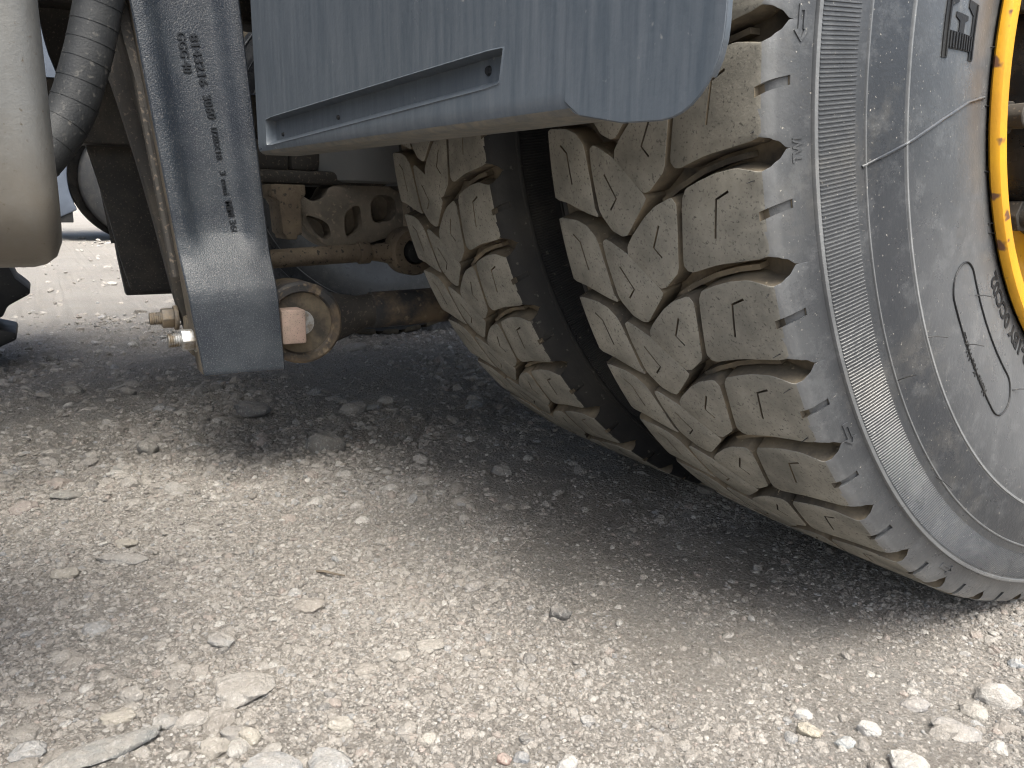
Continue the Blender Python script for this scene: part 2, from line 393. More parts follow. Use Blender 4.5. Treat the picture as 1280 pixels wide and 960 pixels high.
def make_block(key, variant=0):
    poly = [(x, t*SC) for x, t in BLOCKS[key]]
    poly = chaikin(poly, .10, 1)
    bm = bmesh.new(); D = .024
    cx = sum(p[0] for p in poly)/len(poly); cy = sum(p[1] for p in poly)/len(poly)
    area = sum(poly[i-1][0]*poly[i][1]-poly[i][0]*poly[i-1][1] for i in range(len(poly)))
    sg = 1 if area > 0 else -1
    grown = []
    for i, p in enumerate(poly):                     # a touch wider, so that the grooves stay narrow
        t = (Vector(poly[(i+1) % len(poly)])-Vector(poly[i-1])).normalized(); n = Vector((t.y, -t.x))*sg
        k = .0009 if -.243 < p[0] < -.004 else 0
        grown.append((p[0]+n.x*k, p[1]+n.y*k))
    poly = grown
    top = [bm.verts.new((p[0], p[1], 0)) for p in poly]; bot = []
    for i, p in enumerate(poly):
        a, b = Vector(poly[i-1]), Vector(poly[(i+1) % len(poly)])
        t = (b-a).normalized(); n = Vector((t.y, -t.x))*sg
        k = 0.0028 if -.243 < p[0] < -.004 else .0008
        bot.append(bm.verts.new((p[0]+n.x*k, p[1]+n.y*k, -D)))
    bm.faces.new(top); bm.faces.new(bot[::-1])
    for i in range(len(poly)): bm.faces.new((top[i-1], top[i], bot[i], bot[i-1]))
    cut = []
    if key in SIPES:
        b2 = bmesh.new(); add_prism(b2, strip_poly([(x, t*SC) for x, t in SIPES[key]], .0019), 2, -.006, .01); cut.append(cutter(b2))
    if key == 'A':
        b2 = bmesh.new()
        add_prism(b2, [(-.0045, -14.15*SC), (-.0045, -14.85*SC), (.0118, -14.15*SC), (.0118, -13.5*SC)], 2, -.0042, .02); cut.append(cutter(b2))
    o = link('tread_block', bm_mesh(bm, 'tread_block_'+key), ['tread_side', 'tread_face', 'sidewall'])
    finish(o, .0006, 2, cut, ang=40, smooth=None)
    me = o.data
    bm = bmesh.new(); bm.from_mesh(me)
    slice_bm(bm, [-.2585, -.2565, -.254, -.251, -.247, -.243, -.185, -.12, -.06, -.004, 0, .003, .006, .0085, .0105, .013], [t*SC for t in np.arange(-22, -6, 1.6)])
    bmesh.ops.triangulate(bm, faces=[fc for fc in bm.faces if len(fc.verts) > 4])
    for fc in bm.faces:
        c = fc.calc_center_median(); up = fc.normal.z
        fc.material_index = 1 if (up > .25 and c.z > -.003) else 0
        if (c.x > -.0012 and up > .1 and key == 'A'): fc.material_index = 2
        elif c.x > -.0012 and key == 'A': fc.material_index = 2 if c.z > -.006 else 0
        if key == 'D' and c.x < -.2475 and up > .1: fc.material_index = 0
    bm.to_mesh(me); bm.free(); wrap(me); shade(me, 28)
    bpy.data.objects.remove(o)
    return me
BM = {k: make_block(k) for k in 'ABCD'}
def make_ejector():
    path = [(-.108, -21.97), (-.0883, -20.82), (-.0613, -19.6), (-.0383, -18.92), (-.0181, -18.55)]
    path = [(x, (t-.18)*SC) for x, t in path]
    bm = bmesh.new(); add_prism(bm, strip_poly(path, .0042), 2, -.022, -.0095)
    bmesh.ops.recalc_face_normals(bm, faces=bm.faces)
    me = bm_mesh(bm, 'stone_ejector'); wrap(me); me.materials.append(MATS['tread_side']); return me
EJ = make_ejector()

def body_profile():
    p = []
    rs = list(np.linspace(.297, .420, 14)) + [.4222, .4228, .4242, .4248] + list(np.linspace(.430, .456, 4)) + [.4590, .4596, .4606, .4612] + \
         list(np.linspace(.4650, .493, 6)) + [.4950, .4958, .4982, .4990] + [.503, .507, .510, .512]
    for r in rs:
        x = side_x(r)
        if r in (.4228, .4242): x += .0010
        if r in (.4596, .4606): x += .0010
        if r in (.4958, .4982): x += .0022
        if .4651 < r < .4932: x -= .0006
        p.append((x, r))
    p += [(.0104, .5122), (.006, .5105), (0, .5092), (-.06, .5088), (-W/2, .5088)]
    return p
half = body_profile()
full = half + [(-W-x, r) for x, r in half[-2::-1]]
v, fc = lathe(full, 288)
TY = pyd('tyre', v, fc, 45)
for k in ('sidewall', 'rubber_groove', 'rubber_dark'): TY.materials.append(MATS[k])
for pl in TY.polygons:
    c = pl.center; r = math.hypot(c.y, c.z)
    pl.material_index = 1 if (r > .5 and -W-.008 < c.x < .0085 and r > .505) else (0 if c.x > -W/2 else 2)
TYD = TY.copy()                                     # the same tyre, black on both sides
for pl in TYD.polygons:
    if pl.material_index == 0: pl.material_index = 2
def make_ribs(n=1100):
    v = []; fc = []
    rs = np.linspace(.4675, .4935, 6)
    for k in range(n):
        t0 = 2*math.pi*k/n; hw = math.pi/n*.62; b = len(v)
        for r in rs:
            x = side_x(r)
            for dt, dx in ((-hw, -.0009), (-hw*.35, .0001), (hw*.35, .0001), (hw, -.0009)):
                v.append((x+dx, -r*math.cos(t0+dt), r*math.sin(t0+dt)))
        for i in range(len(rs)-1):
            for j in range(3): fc.append((b+i*4+j, b+i*4+j+1, b+i*4+5+j, b+i*4+4+j))
    me = pyd('rib_band', v, fc); me.materials.append(MATS['sidewall']); return me
RIBS = make_ribs()
def on_side(me, r0, th0, lift=.0, flip=False):
    """wrap a flat text mesh on the outer sidewall: +x of the text runs upwards along the circle, +y runs outwards"""
    n = len(me.vertices); co = np.empty(n*3); me.vertices.foreach_get('co', co); co = co.reshape(-1, 3)
    out = []
    for a, b, h in co:
        r = r0 + b; t = rad(th0) + a/r0
        out.append((side_x(r)+h+lift, -r*math.cos(t), r*math.sin(t)))
    me.vertices.foreach_set('co', np.array(out).ravel()); me.update(); return me
def subdivide_mesh(me, cuts=1):
    bm = bmesh.new(); bm.from_mesh(me); bmesh.ops.triangulate(bm, faces=bm.faces)
    bmesh.ops.subdivide_edges(bm, edges=[e for e in bm.edges if e.calc_length() > .006], cuts=cuts); bm.to_mesh(me); bm.free()

INDIV = [i for i in range(NP) if (-11 <= ((i*PD + 180) % 360 - 180)/PD <= 3)]
rest = [i for i in range(NP) if i not in INDIV]
def joined_tread(idx, name):
    bm = bmesh.new()
    for i in idx:
        for k in 'ABCD':
            n0 = len(bm.verts); bm.from_mesh(BM[k]); bm.verts.ensure_lookup_table()
            bmesh.ops.rotate(bm, verts=bm.verts[n0:], cent=(0, 0, 0), matrix=Matrix.Rotation(-rad(i*PD), 3, 'X'))
    me = bpy.data.meshes.new(name); bm.to_mesh(me); bm.free(); shade(me, 28)
    for k in ('tread_side', 'tread_face', 'sidewall'): me.materials.append(MATS[k])
    return me
REST = joined_tread(rest, 'tread_rest')
ALL = None
BMD = dict(BM); BMD['A'] = BM['A'].copy(); BMD['A'].materials[2] = MATS['rubber_dark']
def tyre(x, label, mesh, individual=True, phase=0.0, y=0.0, mirror=False):
    t = link('tyre', mesh, parent=truck, label=label, loc=(x, y, AXZ)); t.rotation_euler = (rad(phase), 0, rad(180) if mirror else 0)
    if individual:
        for i in INDIV:
            a = -rad(i*PD)
            for k in 'ABCD':
                o = link('tread_block', (BM if mesh is TY else BMD)[k], parent=t); o.rotation_euler = (a, 0, 0)
            o = link('stone_ejector', EJ, parent=t); o.rotation_euler = (a, 0, 0)
        o = link('tread', REST, parent=t); o['kind'] = 'stuff'
    else:
        global ALL
        if ALL is None: ALL = joined_tread(range(NP), 'tread_all')
        o = link('tread', ALL, parent=t); o['kind'] = 'stuff'
    return t
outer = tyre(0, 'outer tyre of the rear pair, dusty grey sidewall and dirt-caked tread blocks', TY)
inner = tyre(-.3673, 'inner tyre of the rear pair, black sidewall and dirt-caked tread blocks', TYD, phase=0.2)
TYF = TY.copy()
for pl in TYF.polygons:
    if pl.material_index == 2: pl.material_index = 0
far_in = tyre(-2.56+.3673, 'inner black tyre on the far side, behind the lower torque rod', TYF, False, 3, mirror=True)
far_out = tyre(-2.56, 'outer tyre of the far side, hidden behind its inner twin', TYD, False, 5, mirror=True)
rb = link('rib_band', RIBS, parent=outer); rb['kind'] = 'stuff'
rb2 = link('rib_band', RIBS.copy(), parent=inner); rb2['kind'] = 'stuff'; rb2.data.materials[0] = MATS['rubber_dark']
# marks on the sidewall
def side_mark(name, me, mat='rubber_dark'):
    me.materials.clear(); me.materials.append(MATS[mat]); return link(name, me, parent=outer)
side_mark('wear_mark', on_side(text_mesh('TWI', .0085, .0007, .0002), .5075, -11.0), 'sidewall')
side_mark('serial_lettering', on_side(text_mesh('2-1BY 0CC02', .019, .0006, .0006), .3105, -54.5), 'rubber_dark')
side_mark('small_lettering', on_side(text_mesh('Mono You Wuras', .0095, .0005, .0001), .3815, -45.5), 'rubber_dark')
def letter_e():
    """hatched slab-serif capital E, 48 mm tall"""
    h = .050; bm = bmesh.new()
    outl = [(0, -h/2), (.040, -h/2), (.040, -.008), (.035, -.008), (.031, -.0175), (.017, -.0175), (.017, -.004), (.024, -.004), (.026, -.009), (.029, -.009), (.029, .010), (.026, .010),
            (.024, .004), (.017, .004), (.017, .0175), (.031, .0175), (.035, .009), (.040, .009), (.040, h/2), (0, h/2), (0, .0175), (.006, .0175), (.006, -.0175), (0, -.0175)]
    add_prism(bm, outl, 2, -.001, .0007)
    for i in range(11):                                   # the raised hatching
        y = -h/2 + .003 + i*.0042
        x0, x1 = (.0065, .0165) if abs(y) < .0185 else (.001, .039)
        add_box(bm, (x0, y-.0009, .0), (x1, y+.0009, .0016))
    me = bm_mesh(bm, 'raised_letter'); subdivide_mesh(me, 2); return on_side(me, .364, -3.6)
side_mark('raised_letter', letter_e(), 'rubber_dark')
def arrow_mark(r, th):
    bm = bmesh.new()
    o = [(-.011, 0), (-.004, .0045), (-.004, .0022), (.011, .0022), (.011, -.0022), (-.004, -.0022), (-.004, -.0045)]
    i_ = [(a*.72-.0005, b*.45) for a, b in o]
    A = [bm.verts.new((a, b, .0010)) for a, b in o]; B = [bm.verts.new((a, b, .0010)) for a, b in i_]
    A2 = [bm.verts.new((a, b, -.001)) for a, b in o]; B2 = [bm.verts.new((a, b, -.001)) for a, b in i_]
    for k in range(len(o)):
        bm.faces.new((A[k-1], A[k], B[k], B[k-1])); bm.faces.new((A2[k-1], A2[k], A[k], A[k-1])); bm.faces.new((B[k-1], B[k], B2[k], B2[k-1]))
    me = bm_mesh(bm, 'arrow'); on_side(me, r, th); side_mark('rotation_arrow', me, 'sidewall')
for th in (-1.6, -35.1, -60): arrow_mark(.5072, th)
def side_line(pts, rad_, name, mat, sub=24, lift=0.0003):
    """thin raised line on the sidewall through (radius, angle) points"""
    P = []
    pts = np.array(pts, float); d = np.r_[0, np.cumsum(np.hypot(np.diff(pts[:, 0]), np.diff(np.radians(pts[:, 1]))*.4))]
    for s in np.linspace(0, d[-1], sub):
        r = np.interp(s, d, pts[:, 0]); t = rad(np.interp(s, d, pts[:, 1])); P.append((side_x(r)+lift, -r*math.cos(t), r*math.sin(t)))
    bm = bmesh.new(); add_tube(bm, P, rad_, 6); me = bm_mesh(bm, name); shade(me, 60); side_mark(name, me, mat)
side_line([(.463, -12.3), (.4235, -11.2), (.38, -9.6), (.34, -8.3), (.305, -7.9)], .0011, 'mould_seam', 'sidewall')
# racetrack outline
loop = []
ra, rb_ = .3455, .3835
for t in np.linspace(-30, -49, 22): loop.append((rb_ + .002*math.sin((t+30)/19*math.pi), t))
for a in np.linspace(0, 180, 12)[1:-1]: loop.append(((ra+rb_)/2 + (rb_-ra)/2*math.cos(rad(a)), -49 - 2.9*math.sin(rad(a))))
for t in np.linspace(-49, -30, 22): loop.append((ra, t))
for a in np.linspace(180, 360, 12)[1:]: loop.append(((ra+rb_)/2 + (rb_-ra)/2*math.cos(rad(a)), -30 - 2.9*math.sin(rad(a))))
side_line(loop, .0008, 'outline_mark', 'rubber_dark', 90)
# rubber hairs
def hair(p0, d, ln, parent=outer, bend=.3):
    p0 = Vector(p0); d = Vector(d).normalized()
    bm = bmesh.new(); add_tube(bm, [p0, p0+d*ln*.5, p0+d*ln+Vector((0, 0, -ln*bend*.3))], [.0005, .00045, .0003], 5)
    part('rubber_hair', bm, 'rubber_dark', parent)
def sp(r, t, lift=0): t = rad(t); return (side_x(r)+lift, -r*math.cos(t), r*math.sin(t))
for r, t, d in ((.301, -1.2, (.4, .9, .1)), (.301, -9.1, (.3, 1, .05)), (.301, -18.5, (.4, .9, 0)), (.303, -26.5, (.4, .9, .1)), (.304, -28, (.3, 1, 0)), (.35, -33, (.5, .8, 0)),
                (.383, -36.5, (.5, .8, 0)), (.4235, -31, (.6, .6, .1)), (.46, -33, (.6, .3, .4)), (.462, -47, (.5, .5, -.4)), (.35, -52, (.3, 1, .1))):
    hair(sp(r, t), d, .015)
for i in INDIV[:]:
    for (x, t) in ((-.006, -11.9), (-.006, -17.1)):
        if random.random() < .55:
            tt = rad(t - i*PD); rr_ = R-.001
            hair((x, -rr_*math.cos(tt), rr_*math.sin(tt)), (random.uniform(-.4, 1), -math.cos(tt)*.8, math.sin(tt)*.8), .007)

# ------------------------------------------------------------------ wheel rims
def rim(x, label, mat, mirror=False):
    prof = [(.0155, .2965), (.0185, .2995), (.0225, .2990), (.0245, .2970), (.0252, .2890), (.0228, .2850), (.012, .2825), (-.03, .279), (-.07, .268), (-.12, .262), (-.15, .258),
            (-.158, .250), (-.140, .238), (-.090, .222), (-.070, .208), (-.066, .190), (-.066, .140)]
    v, fc = lathe(prof, 120)
    o = link('wheel_rim', pyd('wheel_rim', v, fc, 40), [mat, 'dark_frame'], truck, label, (x, 0, AXZ))
    for pl in o.data.polygons:
        if -.15 < pl.center.x < .010 and math.hypot(pl.center.y, pl.center.z) > .255: pl.material_index = 1   # barrel darker than the lip; o.rotation_euler = (0, 0, rad(180) if mirror else 0)
    for k in range(10):
        a = 2*math.pi*(k+.4)/10
        bm = bmesh.new(); add_tube(bm, [(-.070, .1675*math.cos(a), .1675*math.sin(a)), (-.040, .1675*math.cos(a), .1675*math.sin(a))], .016, 6)
        add_tube(bm, [(-.042, .1675*math.cos(a), .1675*math.sin(a)), (-.022, .1675*math.cos(a), .1675*math.sin(a))], .011, 12)
        part('wheel_nut', bm, 'dark_frame', o, .0008, 1)
    # ridged spokes pressed into the disc
    for k in range(10):
        a = 360*(k+.9)/10
        bm = bmesh.new(); add_prism(bm, [(-.022, .185), (.022, .185), (.030, .258), (-.030, .258)], 0, -.145, -.100)
        bmesh.ops.rotate(bm, verts=bm.verts, cent=(0, 0, 0), matrix=Matrix.Rotation(rad(a), 3, 'X'))
        part('rim_rib', bm, mat, o, .006, 3)
    return o
yrim = rim(0, 'yellow steel rim of the outer tyre, paint chipped and rust-spotted', 'yellow_paint')
rim(-.3673, 'rim of the inner tyre', 'dusty_steel'); rim(-2.56+.3673, 'dark rim of the far inner tyre', 'dark_frame', True)
bm = bmesh.new(); v, fc = lathe([(-.13, .158), (-.05, .156), (-.01, .150), (.012, .138), (.022, .11), (.026, .0001)], 48)
hub = link('wheel_hub', pyd('wheel_hub', v, fc, 40), 'black_gloss', truck, 'glossy black hub inside the yellow rim', (0, 0, AXZ))
for k in range(8):
    a = 2*math.pi*k/8
    bm = bmesh.new(); add_tube(bm, [(-.03, .118*math.cos(a), .118*math.sin(a)), (.034, .118*math.cos(a), .118*math.sin(a))], .012, 6)
    part('hub_bolt', bm, 'bolt_dusty', hub, .0008, 1)

# ------------------------------------------------------------------ mudguard
def mudguard():
    A = Vector((-.66, -.68)); B = Vector((.05, -.605)); T = (B-A).normalized(); L = (B-A).length; N = Vector((T.y, -T.x))   # N points to the camera side
    def P(s, z, d=0): q = A + T*s + N*d; return (q.x, q.y, z)
    z0 = .459
    # vertical sections from bottom lip, up the panel and over the wheel
    secs = [(z0+.012, -.050), (z0, -.046), (z0, -.0085), (z0+.0008, -.0045), (z0+.0030, -.0012), (z0+.0075, 0)] + [(z, 0) for z in (.472, .484, .50, .52, .55, .60, .66, .72)]
    for a in np.linspace(22, 115, 16): secs.append((AXZ + .655*math.sin(rad(a))-.02, -(.655 - .655*math.cos(rad(a))) + .045))
    ss = sorted(set(list(np.linspace(0, L, 41))))
    v = []; fc = []
    nz = len(secs)
    def dent(s, z):
        # long pressed recess, deeper towards its upper edge, plus the shallow flare towards the outer end
        u = (s-.045)/(.505-.045)
        if 0 < u < 1:
            zt = .494 + .013*u; zb = .4665 + .0165*u
            if zb < z < zt: return -.010
        return 0
    for s in ss:
        for (z, d) in secs: v.append(P(s, z, d))
    for i in range(len(ss)-1):
        for j in range(nz-1):
            if j < 5 and ss[i] > .585: continue
            fc.append((i*nz+j, i*nz+j+1, (i+1)*nz+j+1, (i+1)*nz+j))
    bm = bmesh.new(); me = pyd('m', v, fc); bm.from_mesh(me); bpy.data.meshes.remove(me)
    o = link('mudguard', bm_mesh(bm, 'mudguard'), 'plastic_mudguard', truck, 'grey-blue plastic mudguard with a long pressed recess in front of the dual tyres')
    sl = o.modifiers.new('s', 'SOLIDIFY'); sl.thickness = .004; sl.offset = 0
    # cut: rounded outer corner and the recess
    def Q(s, z, d): return Vector(P(s, z, d))
    cb = bmesh.new()
    c = []
    for a in np.linspace(0, 90, 9): c.append((.674 + .040*math.sin(rad(a)), z0+.034-.046*math.cos(rad(a))))
    poly = [(.57, z0-.012), (.60, z0-.0155), (.64, z0-.0135)] + c + [(.714, .62), (.78, .62), (.78, .40), (.57, .40)]
    a_ = [cb.verts.new(Q(s, z, .05)) for s, z in poly]; b_ = [cb.verts.new(Q(s, z, -.09)) for s, z in poly]
    cb.faces.new(a_); cb.faces.new(b_[::-1])
    for i in range(len(poly)): cb.faces.new((a_[i], a_[i-1], b_[i-1], b_[i]))
    c1 = cutter(cb)
    REC = [(.0305, .4655), (.511, .4832), (.5165, .5090), (.0305, .4972)]
    cb = bmesh.new(); pl = chaikin(REC, .04, 2)
    a_ = [cb.verts.new(Q(s, z, .02)) for s, z in pl]; b_ = [cb.verts.new(Q(s, z, -.02)) for s, z in pl]
    cb.faces.new(a_); cb.faces.new(b_[::-1])
    for i in range(len(pl)): cb.faces.new((a_[i], a_[i-1], b_[i-1], b_[i]))
    c2 = cutter(cb)
    finish(o, 0, 1, [c1, c2], smooth=35)
    o.data.materials.append(MATS['lip_dust'])
    for pl in o.data.polygons:
        if pl.normal.z < -.6 and pl.center.z < z0+.012: pl.material_index = 1
    # outer flap that laps over the end of the panel
    bm = bmesh.new()
    fl = [(.585, z0+.006), (.60, z0-.004), (.64, z0-.0115), (.672, z0-.0125)] + [(.674+.040*math.sin(rad(a)), z0+.034-.046*math.cos(rad(a))) for a in np.linspace(10, 90, 9)] + [(.716, .62), (.715, .78), (.585, .78)]
    a_ = [bm.verts.new(Q(s, z, .0024)) for s, z in fl]; b_ = [bm.verts.new(Q(s, z, .0005)) for s, z in fl]
    bm.faces.new(a_); bm.faces.new(b_[::-1])
    for i in range(len(fl)): bm.faces.new((a_[i], a_[i-1], b_[i-1], b_[i]))
    f_ = part('end_flap', bm, 'plastic_mudguard', o, .0008, 1, smooth=20)
    # pressed recess: a sunk tray behind the opening
    bm = bmesh.new()
    def ring(pl, d): return [bm.verts.new(Q(s, z, d)) for s, z in chaikin(pl, .04, 2)]
    r0_ = ring([(.0265, .4632), (.5150, .4812), (.5205, .5112), (.0265, .4995)], .0012)
    r1 = ring(REC, .0026); r2 = ring([(a*.995+.272*.005, c_*.95+.487*.05) for a, c_ in REC], -.001)
    r3 = ring([(.0370, .4722), (.5040, .4895), (.5095, .5068), (.0370, .4950)], -.0080)
    for p, q_ in ((r0_, r1), (r1, r2), (r2, r3)):
        for i in range(len(p)): bm.faces.new((p[i-1], p[i], q_[i], q_[i-1]))
    bm.faces.new(r3)
    part('pressed_recess', bm, 'plastic_mudguard', o, 0, smooth=40)
    for s, z, rr_ in ((.484, .4975, .0042), (.215, .4850, .0028), (.06, .478, .0028)):
        bm = bmesh.new(); p = Q(s, z, -.0085); add_tube(bm, [p, p+Vector((N.x, N.y, 0))*.0025], [rr_, rr_*.7], 10)
        part('clip', bm, 'rubber_dark', o, 0)
    return o
mudguard()

# ------------------------------------------------------------------ suspension bracket
def bracket(mirror_at=None, label=None, dark=False):
    mx = (lambda x: x) if mirror_at is None else (lambda x: 2*mirror_at - x)
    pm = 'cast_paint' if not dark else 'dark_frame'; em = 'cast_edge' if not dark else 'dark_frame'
    zs = np.array([.171, .20, .23, .26, .275, .29, .305, .32, .335, .35, .40, .46, .52, .58, .64, .72, .82, .92])
    def yl(z): return np.interp(z, [.171, .247, .351, .63, .92], [-.756, -.765, -.775, -.805, -.84])
    def yr(z): return np.interp(z, [.172, .35, .647, .92], [-.648, -.656, -.676, -.70])
    def xf(z): return np.interp(z, [.171, .27, .285, .305, .33, .35, .92], [-.716, -.716, -.7185, -.727, -.738, -.741, -.741])
    us = [0, .015, .05, .09, .13, .18, .23, .28, .4, .5, .6, .68, .73, .78, .83, .88, .94, .985, 1]
    v = []; fc = []
    def smooth(a): a = min(max(a, 0), 1); return a*a*(3-2*a)
    zf = np.concatenate([np.arange(.171, .36, .006), np.arange(.36, .93, .03)])
    for z in zf:
        for u in us:
            y = yl(z) + (yr(z)-yl(z))*u
            # sunk pocket with sloping flanks and a rounded foot
            zb = .318 + .03*(2*abs(u-.5))**3
            d = .018*smooth((u-.08)/.26)*smooth((.93-u)/.22)*smooth((z-zb)/.05)
            e = .002 if u in (0, 1) else 0
            v.append((mx(xf(z)-d-e), y, z))
    nu = len(us); nz_ = len(zf)
    for i in range(nz_-1):
        for j in range(nu-1): fc.append((i*nu+j, i*nu+j+1, (i+1)*nu+j+1, (i+1)*nu+j))
    # rim and rear of the outer plate
    base = len(v)
    edge = [(0*nu+j) for j in range(nu)] + [(i*nu+nu-1) for i in range(1, nz_)] + [((nz_-1)*nu+j) for j in range(nu-2, -1, -1)] + [(i*nu) for i in range(nz_-2, 0, -1)]
    for e in edge:
        x, y, z = v[e]; v.append((mx(-.768), y, z))
    ne = len(edge)
    mats = [0]*len(fc)
    for k in range(ne): fc.append((edge[k], edge[(k+1) % ne], base+(k+1) % ne, base+k)); mats.append(1)
    fc.append(tuple(base+k for k in range(ne))); mats.append(1)
    me = bpy.data.meshes.new('suspension_bracket'); me.from_pydata(v, [], fc); me.update()
    me.polygons.foreach_set('material_index', mats)
    bm = bmesh.new(); bm.from_mesh(me); bpy.data.meshes.remove(me)
    me = bm_mesh(bm, 'suspension_bracket', 40)
    o = link('suspension_bracket', me, [pm, em], truck, label)
    finish(o, .003, 2, ang=55, smooth=40)
    # rear plate with its arched flank
    bm = bmesh.new()
    pl = [(-.752, .19), (-.66, .19), (-.665, .35), (-.69, .65), (-.70, .92), (-.90, .92), (-.875, .72), (-.845, .62), (-.822, .54), (-.80, .44), (-.785, .36), (-.77, .27)]
    add_prism(bm, chaikin(pl, .1, 1), 0, mx(-.835), mx(-.865))
    part('rear_plate', bm, 'dark_frame', o, .003)
    bm = bmesh.new()
    add_prism(bm, [(-.748, .325), (-.735, .345), (-.70, .352), (-.67, .345), (-.668, .37), (-.69, .65), (-.70, .92), (-.86, .92), (-.835, .72), (-.815, .60), (-.795, .50), (-.772, .40), (-.758, .345)], 0, mx(-.766), mx(-.837))
    part('web', bm, 'dark_frame', o, .002)
    # flank ridge
    bm = bmesh.new()
    add_tube(bm, [(mx(-.772), yl(z)-.004, z) for z in (.30, .36, .45, .55, .65, .78, .9)], .006, 8); part('flank_rib', bm, 'dark_frame', o)
    return o
brk = bracket(label='dark blue-black cast suspension bracket with raised lettering')
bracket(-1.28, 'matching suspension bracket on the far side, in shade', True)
def bracket_text(s, size, y0, z0, y1, z1, bold=.0):
    """raised lettering running down the face of the bracket"""
    me = text_mesh(s, size*1.08, .0010, bold)
    n = len(me.vertices); co = np.empty(n*3); me.vertices.foreach_get('co', co); co = co.reshape(-1, 3)
    d = Vector((y1-y0, z1-z0)).normalized(); up = Vector((-d.y, d.x))
    ln = co[:, 0].max(); k = math.hypot(y1-y0, z1-z0)/ln
    out = [(-.7580+c[2], y0 + d.x*c[0]*k + up.x*c[1], z0 + d.y*c[0]*k + up.y*c[1]) for c in co]
    me.vertices.foreach_set('co', np.array(out).ravel()); me.update(); me.materials.append(MATS['letter_paint'])
    link('raised_lettering', me, parent=brk)
bracket_text('8143216', .0135, -.7335, .6075, -.7245, .546, .0003)
bracket_text('3060', .0135, -.7225, .535, -.717, .506, .0003)
bracket_text('1/28X18', .010, -.716, .497, -.711, .455)
bracket_text('3 mai', .010, -.7085, .441, -.705, .410)
bracket_text('MM 360', .0115, -.7035, .402, -.697, .355, .0002)
bracket_text('GGG 40', .0135, -.7485, .6085, -.7430, .560, .0003)
def nut_bolt(x, z, y0, sgn, r=.0155, mats=('bolt_dusty', 'bolt_dusty'), name='bolt'):
    bm = bmesh.new(); add_tube(bm, [(x, y0, z), (x, y0+sgn*.006, z)], r*1.15, 20)
    add_tube(bm, [(x, y0+sgn*.006, z), (x, y0+sgn*.022, z)], r, 6)
    o = part('nut', bm, mats[0], brk, .0015, 2)
    bm = bmesh.new(); ys = np.linspace(0, .018, 13); add_tube(bm, [(x, y0+sgn*(.020+a), z) for a in ys], [r*.60 if i % 2 else r*.54 for i in range(13)], 14)
    part('bolt_thread', bm, mats[1], o)
nut_bolt(-.742, .218, -.756, -1, mats=('zinc', 'zinc'))
nut_bolt(-.845, .235, -.766, -1)
bm = bmesh.new(); add_box(bm, (-.83, -.762, .19), (-.768, -.735, .24)); part('spacer', bm, 'cast_edge', brk, .004)

# ------------------------------------------------------------------ lower torque rod
def torque_rod():
    cx, cy, cz = -.80, -.608, .228
    bm = bmesh.new()
    prof = [(-.036, .060), (.036, .060), (.040, .056), (.040, .047), (.036, .0445), (-.036, .0445), (-.040, .047), (-.040, .056), (-.036, .060)]
    v, fc = lathe(prof, 48); me = pyd('e', v, fc); bm.from_mesh(me); bpy.data.meshes.remove(me)
    bmesh.ops.translate(bm, verts=bm.verts, vec=(cx, cy, cz))
    rod = part('torque_rod', bm, 'rusty_rod', truck, label='rusty torque rod with a round rubber-bushed eye bolted to the bracket')
    bm = bmesh.new()
    add_tube(bm, [(cx, cy+.052, cz+.001), (cx, cy+.075, cz+.003), (cx, cy+.10, cz+.006), (cx, cy+.125, cz+.009)], [.040, .033, .026, .026], 24); part('neck', bm, 'dark_frame', rod)
    bm = bmesh.new(); add_tube(bm, [(cx, cy+.118+t, cz+.0085+t*.02) for t in (0, .002, .10, .30, .60)], [.024, .0285, .0285, .0285, .0285], 28); part('tube', bm, 'rusty_rod', rod)
    bm = bmesh.new(); v, fc = lathe([(-.033, .0445), (-.033, .018), (.033, .018), (.033, .0445)], 40); me = pyd('e', v, fc); bm.from_mesh(me); bpy.data.meshes.remove(me)
    bmesh.ops.translate(bm, verts=bm.verts, vec=(cx, cy, cz)); part('bushing', bm, 'rubber_groove', rod)
    bm = bmesh.new(); add_tube(bm, [(cx-.05, cy, cz), (cx-.02, cy, cz), (cx+.02, cy, cz), (cx+.035, cy, cz)], [.018, .021, .021, .018], 24); part('pin', bm, 'zinc', rod)
    bm = bmesh.new(); add_box(bm, (-.766, -.647, .2035), (-.728, -.6125, .2520)); part('pin_end', bm, 'pink_primer', rod, .003, 2, label='square pinkish end of the pin')
    bm = bmesh.new(); add_box(bm, (-.865, -.647, .2035), (-.83, -.6125, .2520)); part('pin_end', bm, 'pink_primer', rod, .003, 2)
torque_rod()

# ------------------------------------------------------------------ cast arm, stabiliser link and the parts round the axle
def cast_arm():
    out = [(-.600, .431), (-.560, .431), (-.548, .412), (-.530, .402), (-.512, .408), (-.500, .433), (-.372, .433), (-.368, .352), (-.379, .348), (-.42, .337), (-.464, .323), (-.486, .320), (-.520, .334), (-.545, .358),
           (-.565, .386), (-.585, .392)]
    bm = bmesh.new(); add_prism(bm, chaikin(out, .2, 2), 0, -1.02, -.945)
    cut = []
    for pl in ([(-.549, .384), (-.507, .370), (-.500, .346), (-.512, .338), (-.530, .352)], [(-.478, .384), (-.458, .398), (-.448, .395), (-.446, .354), (-.470, .343), (-.478, .350)],
               [(-.430, .415), (-.384, .415), (-.383, .374), (-.430, .365)]):
        b = bmesh.new(); add_prism(b, chaikin(pl, .22, 2), 0, -.985, -.90); cut.append(cutter(b))
    arm = part('cast_arm', bm, 'cast_grey', truck, .004, 3, cut, smooth=35, label='brown dusty cast suspension arm with three window-like pockets')
    return arm
arm = cast_arm()
bm = bmesh.new()
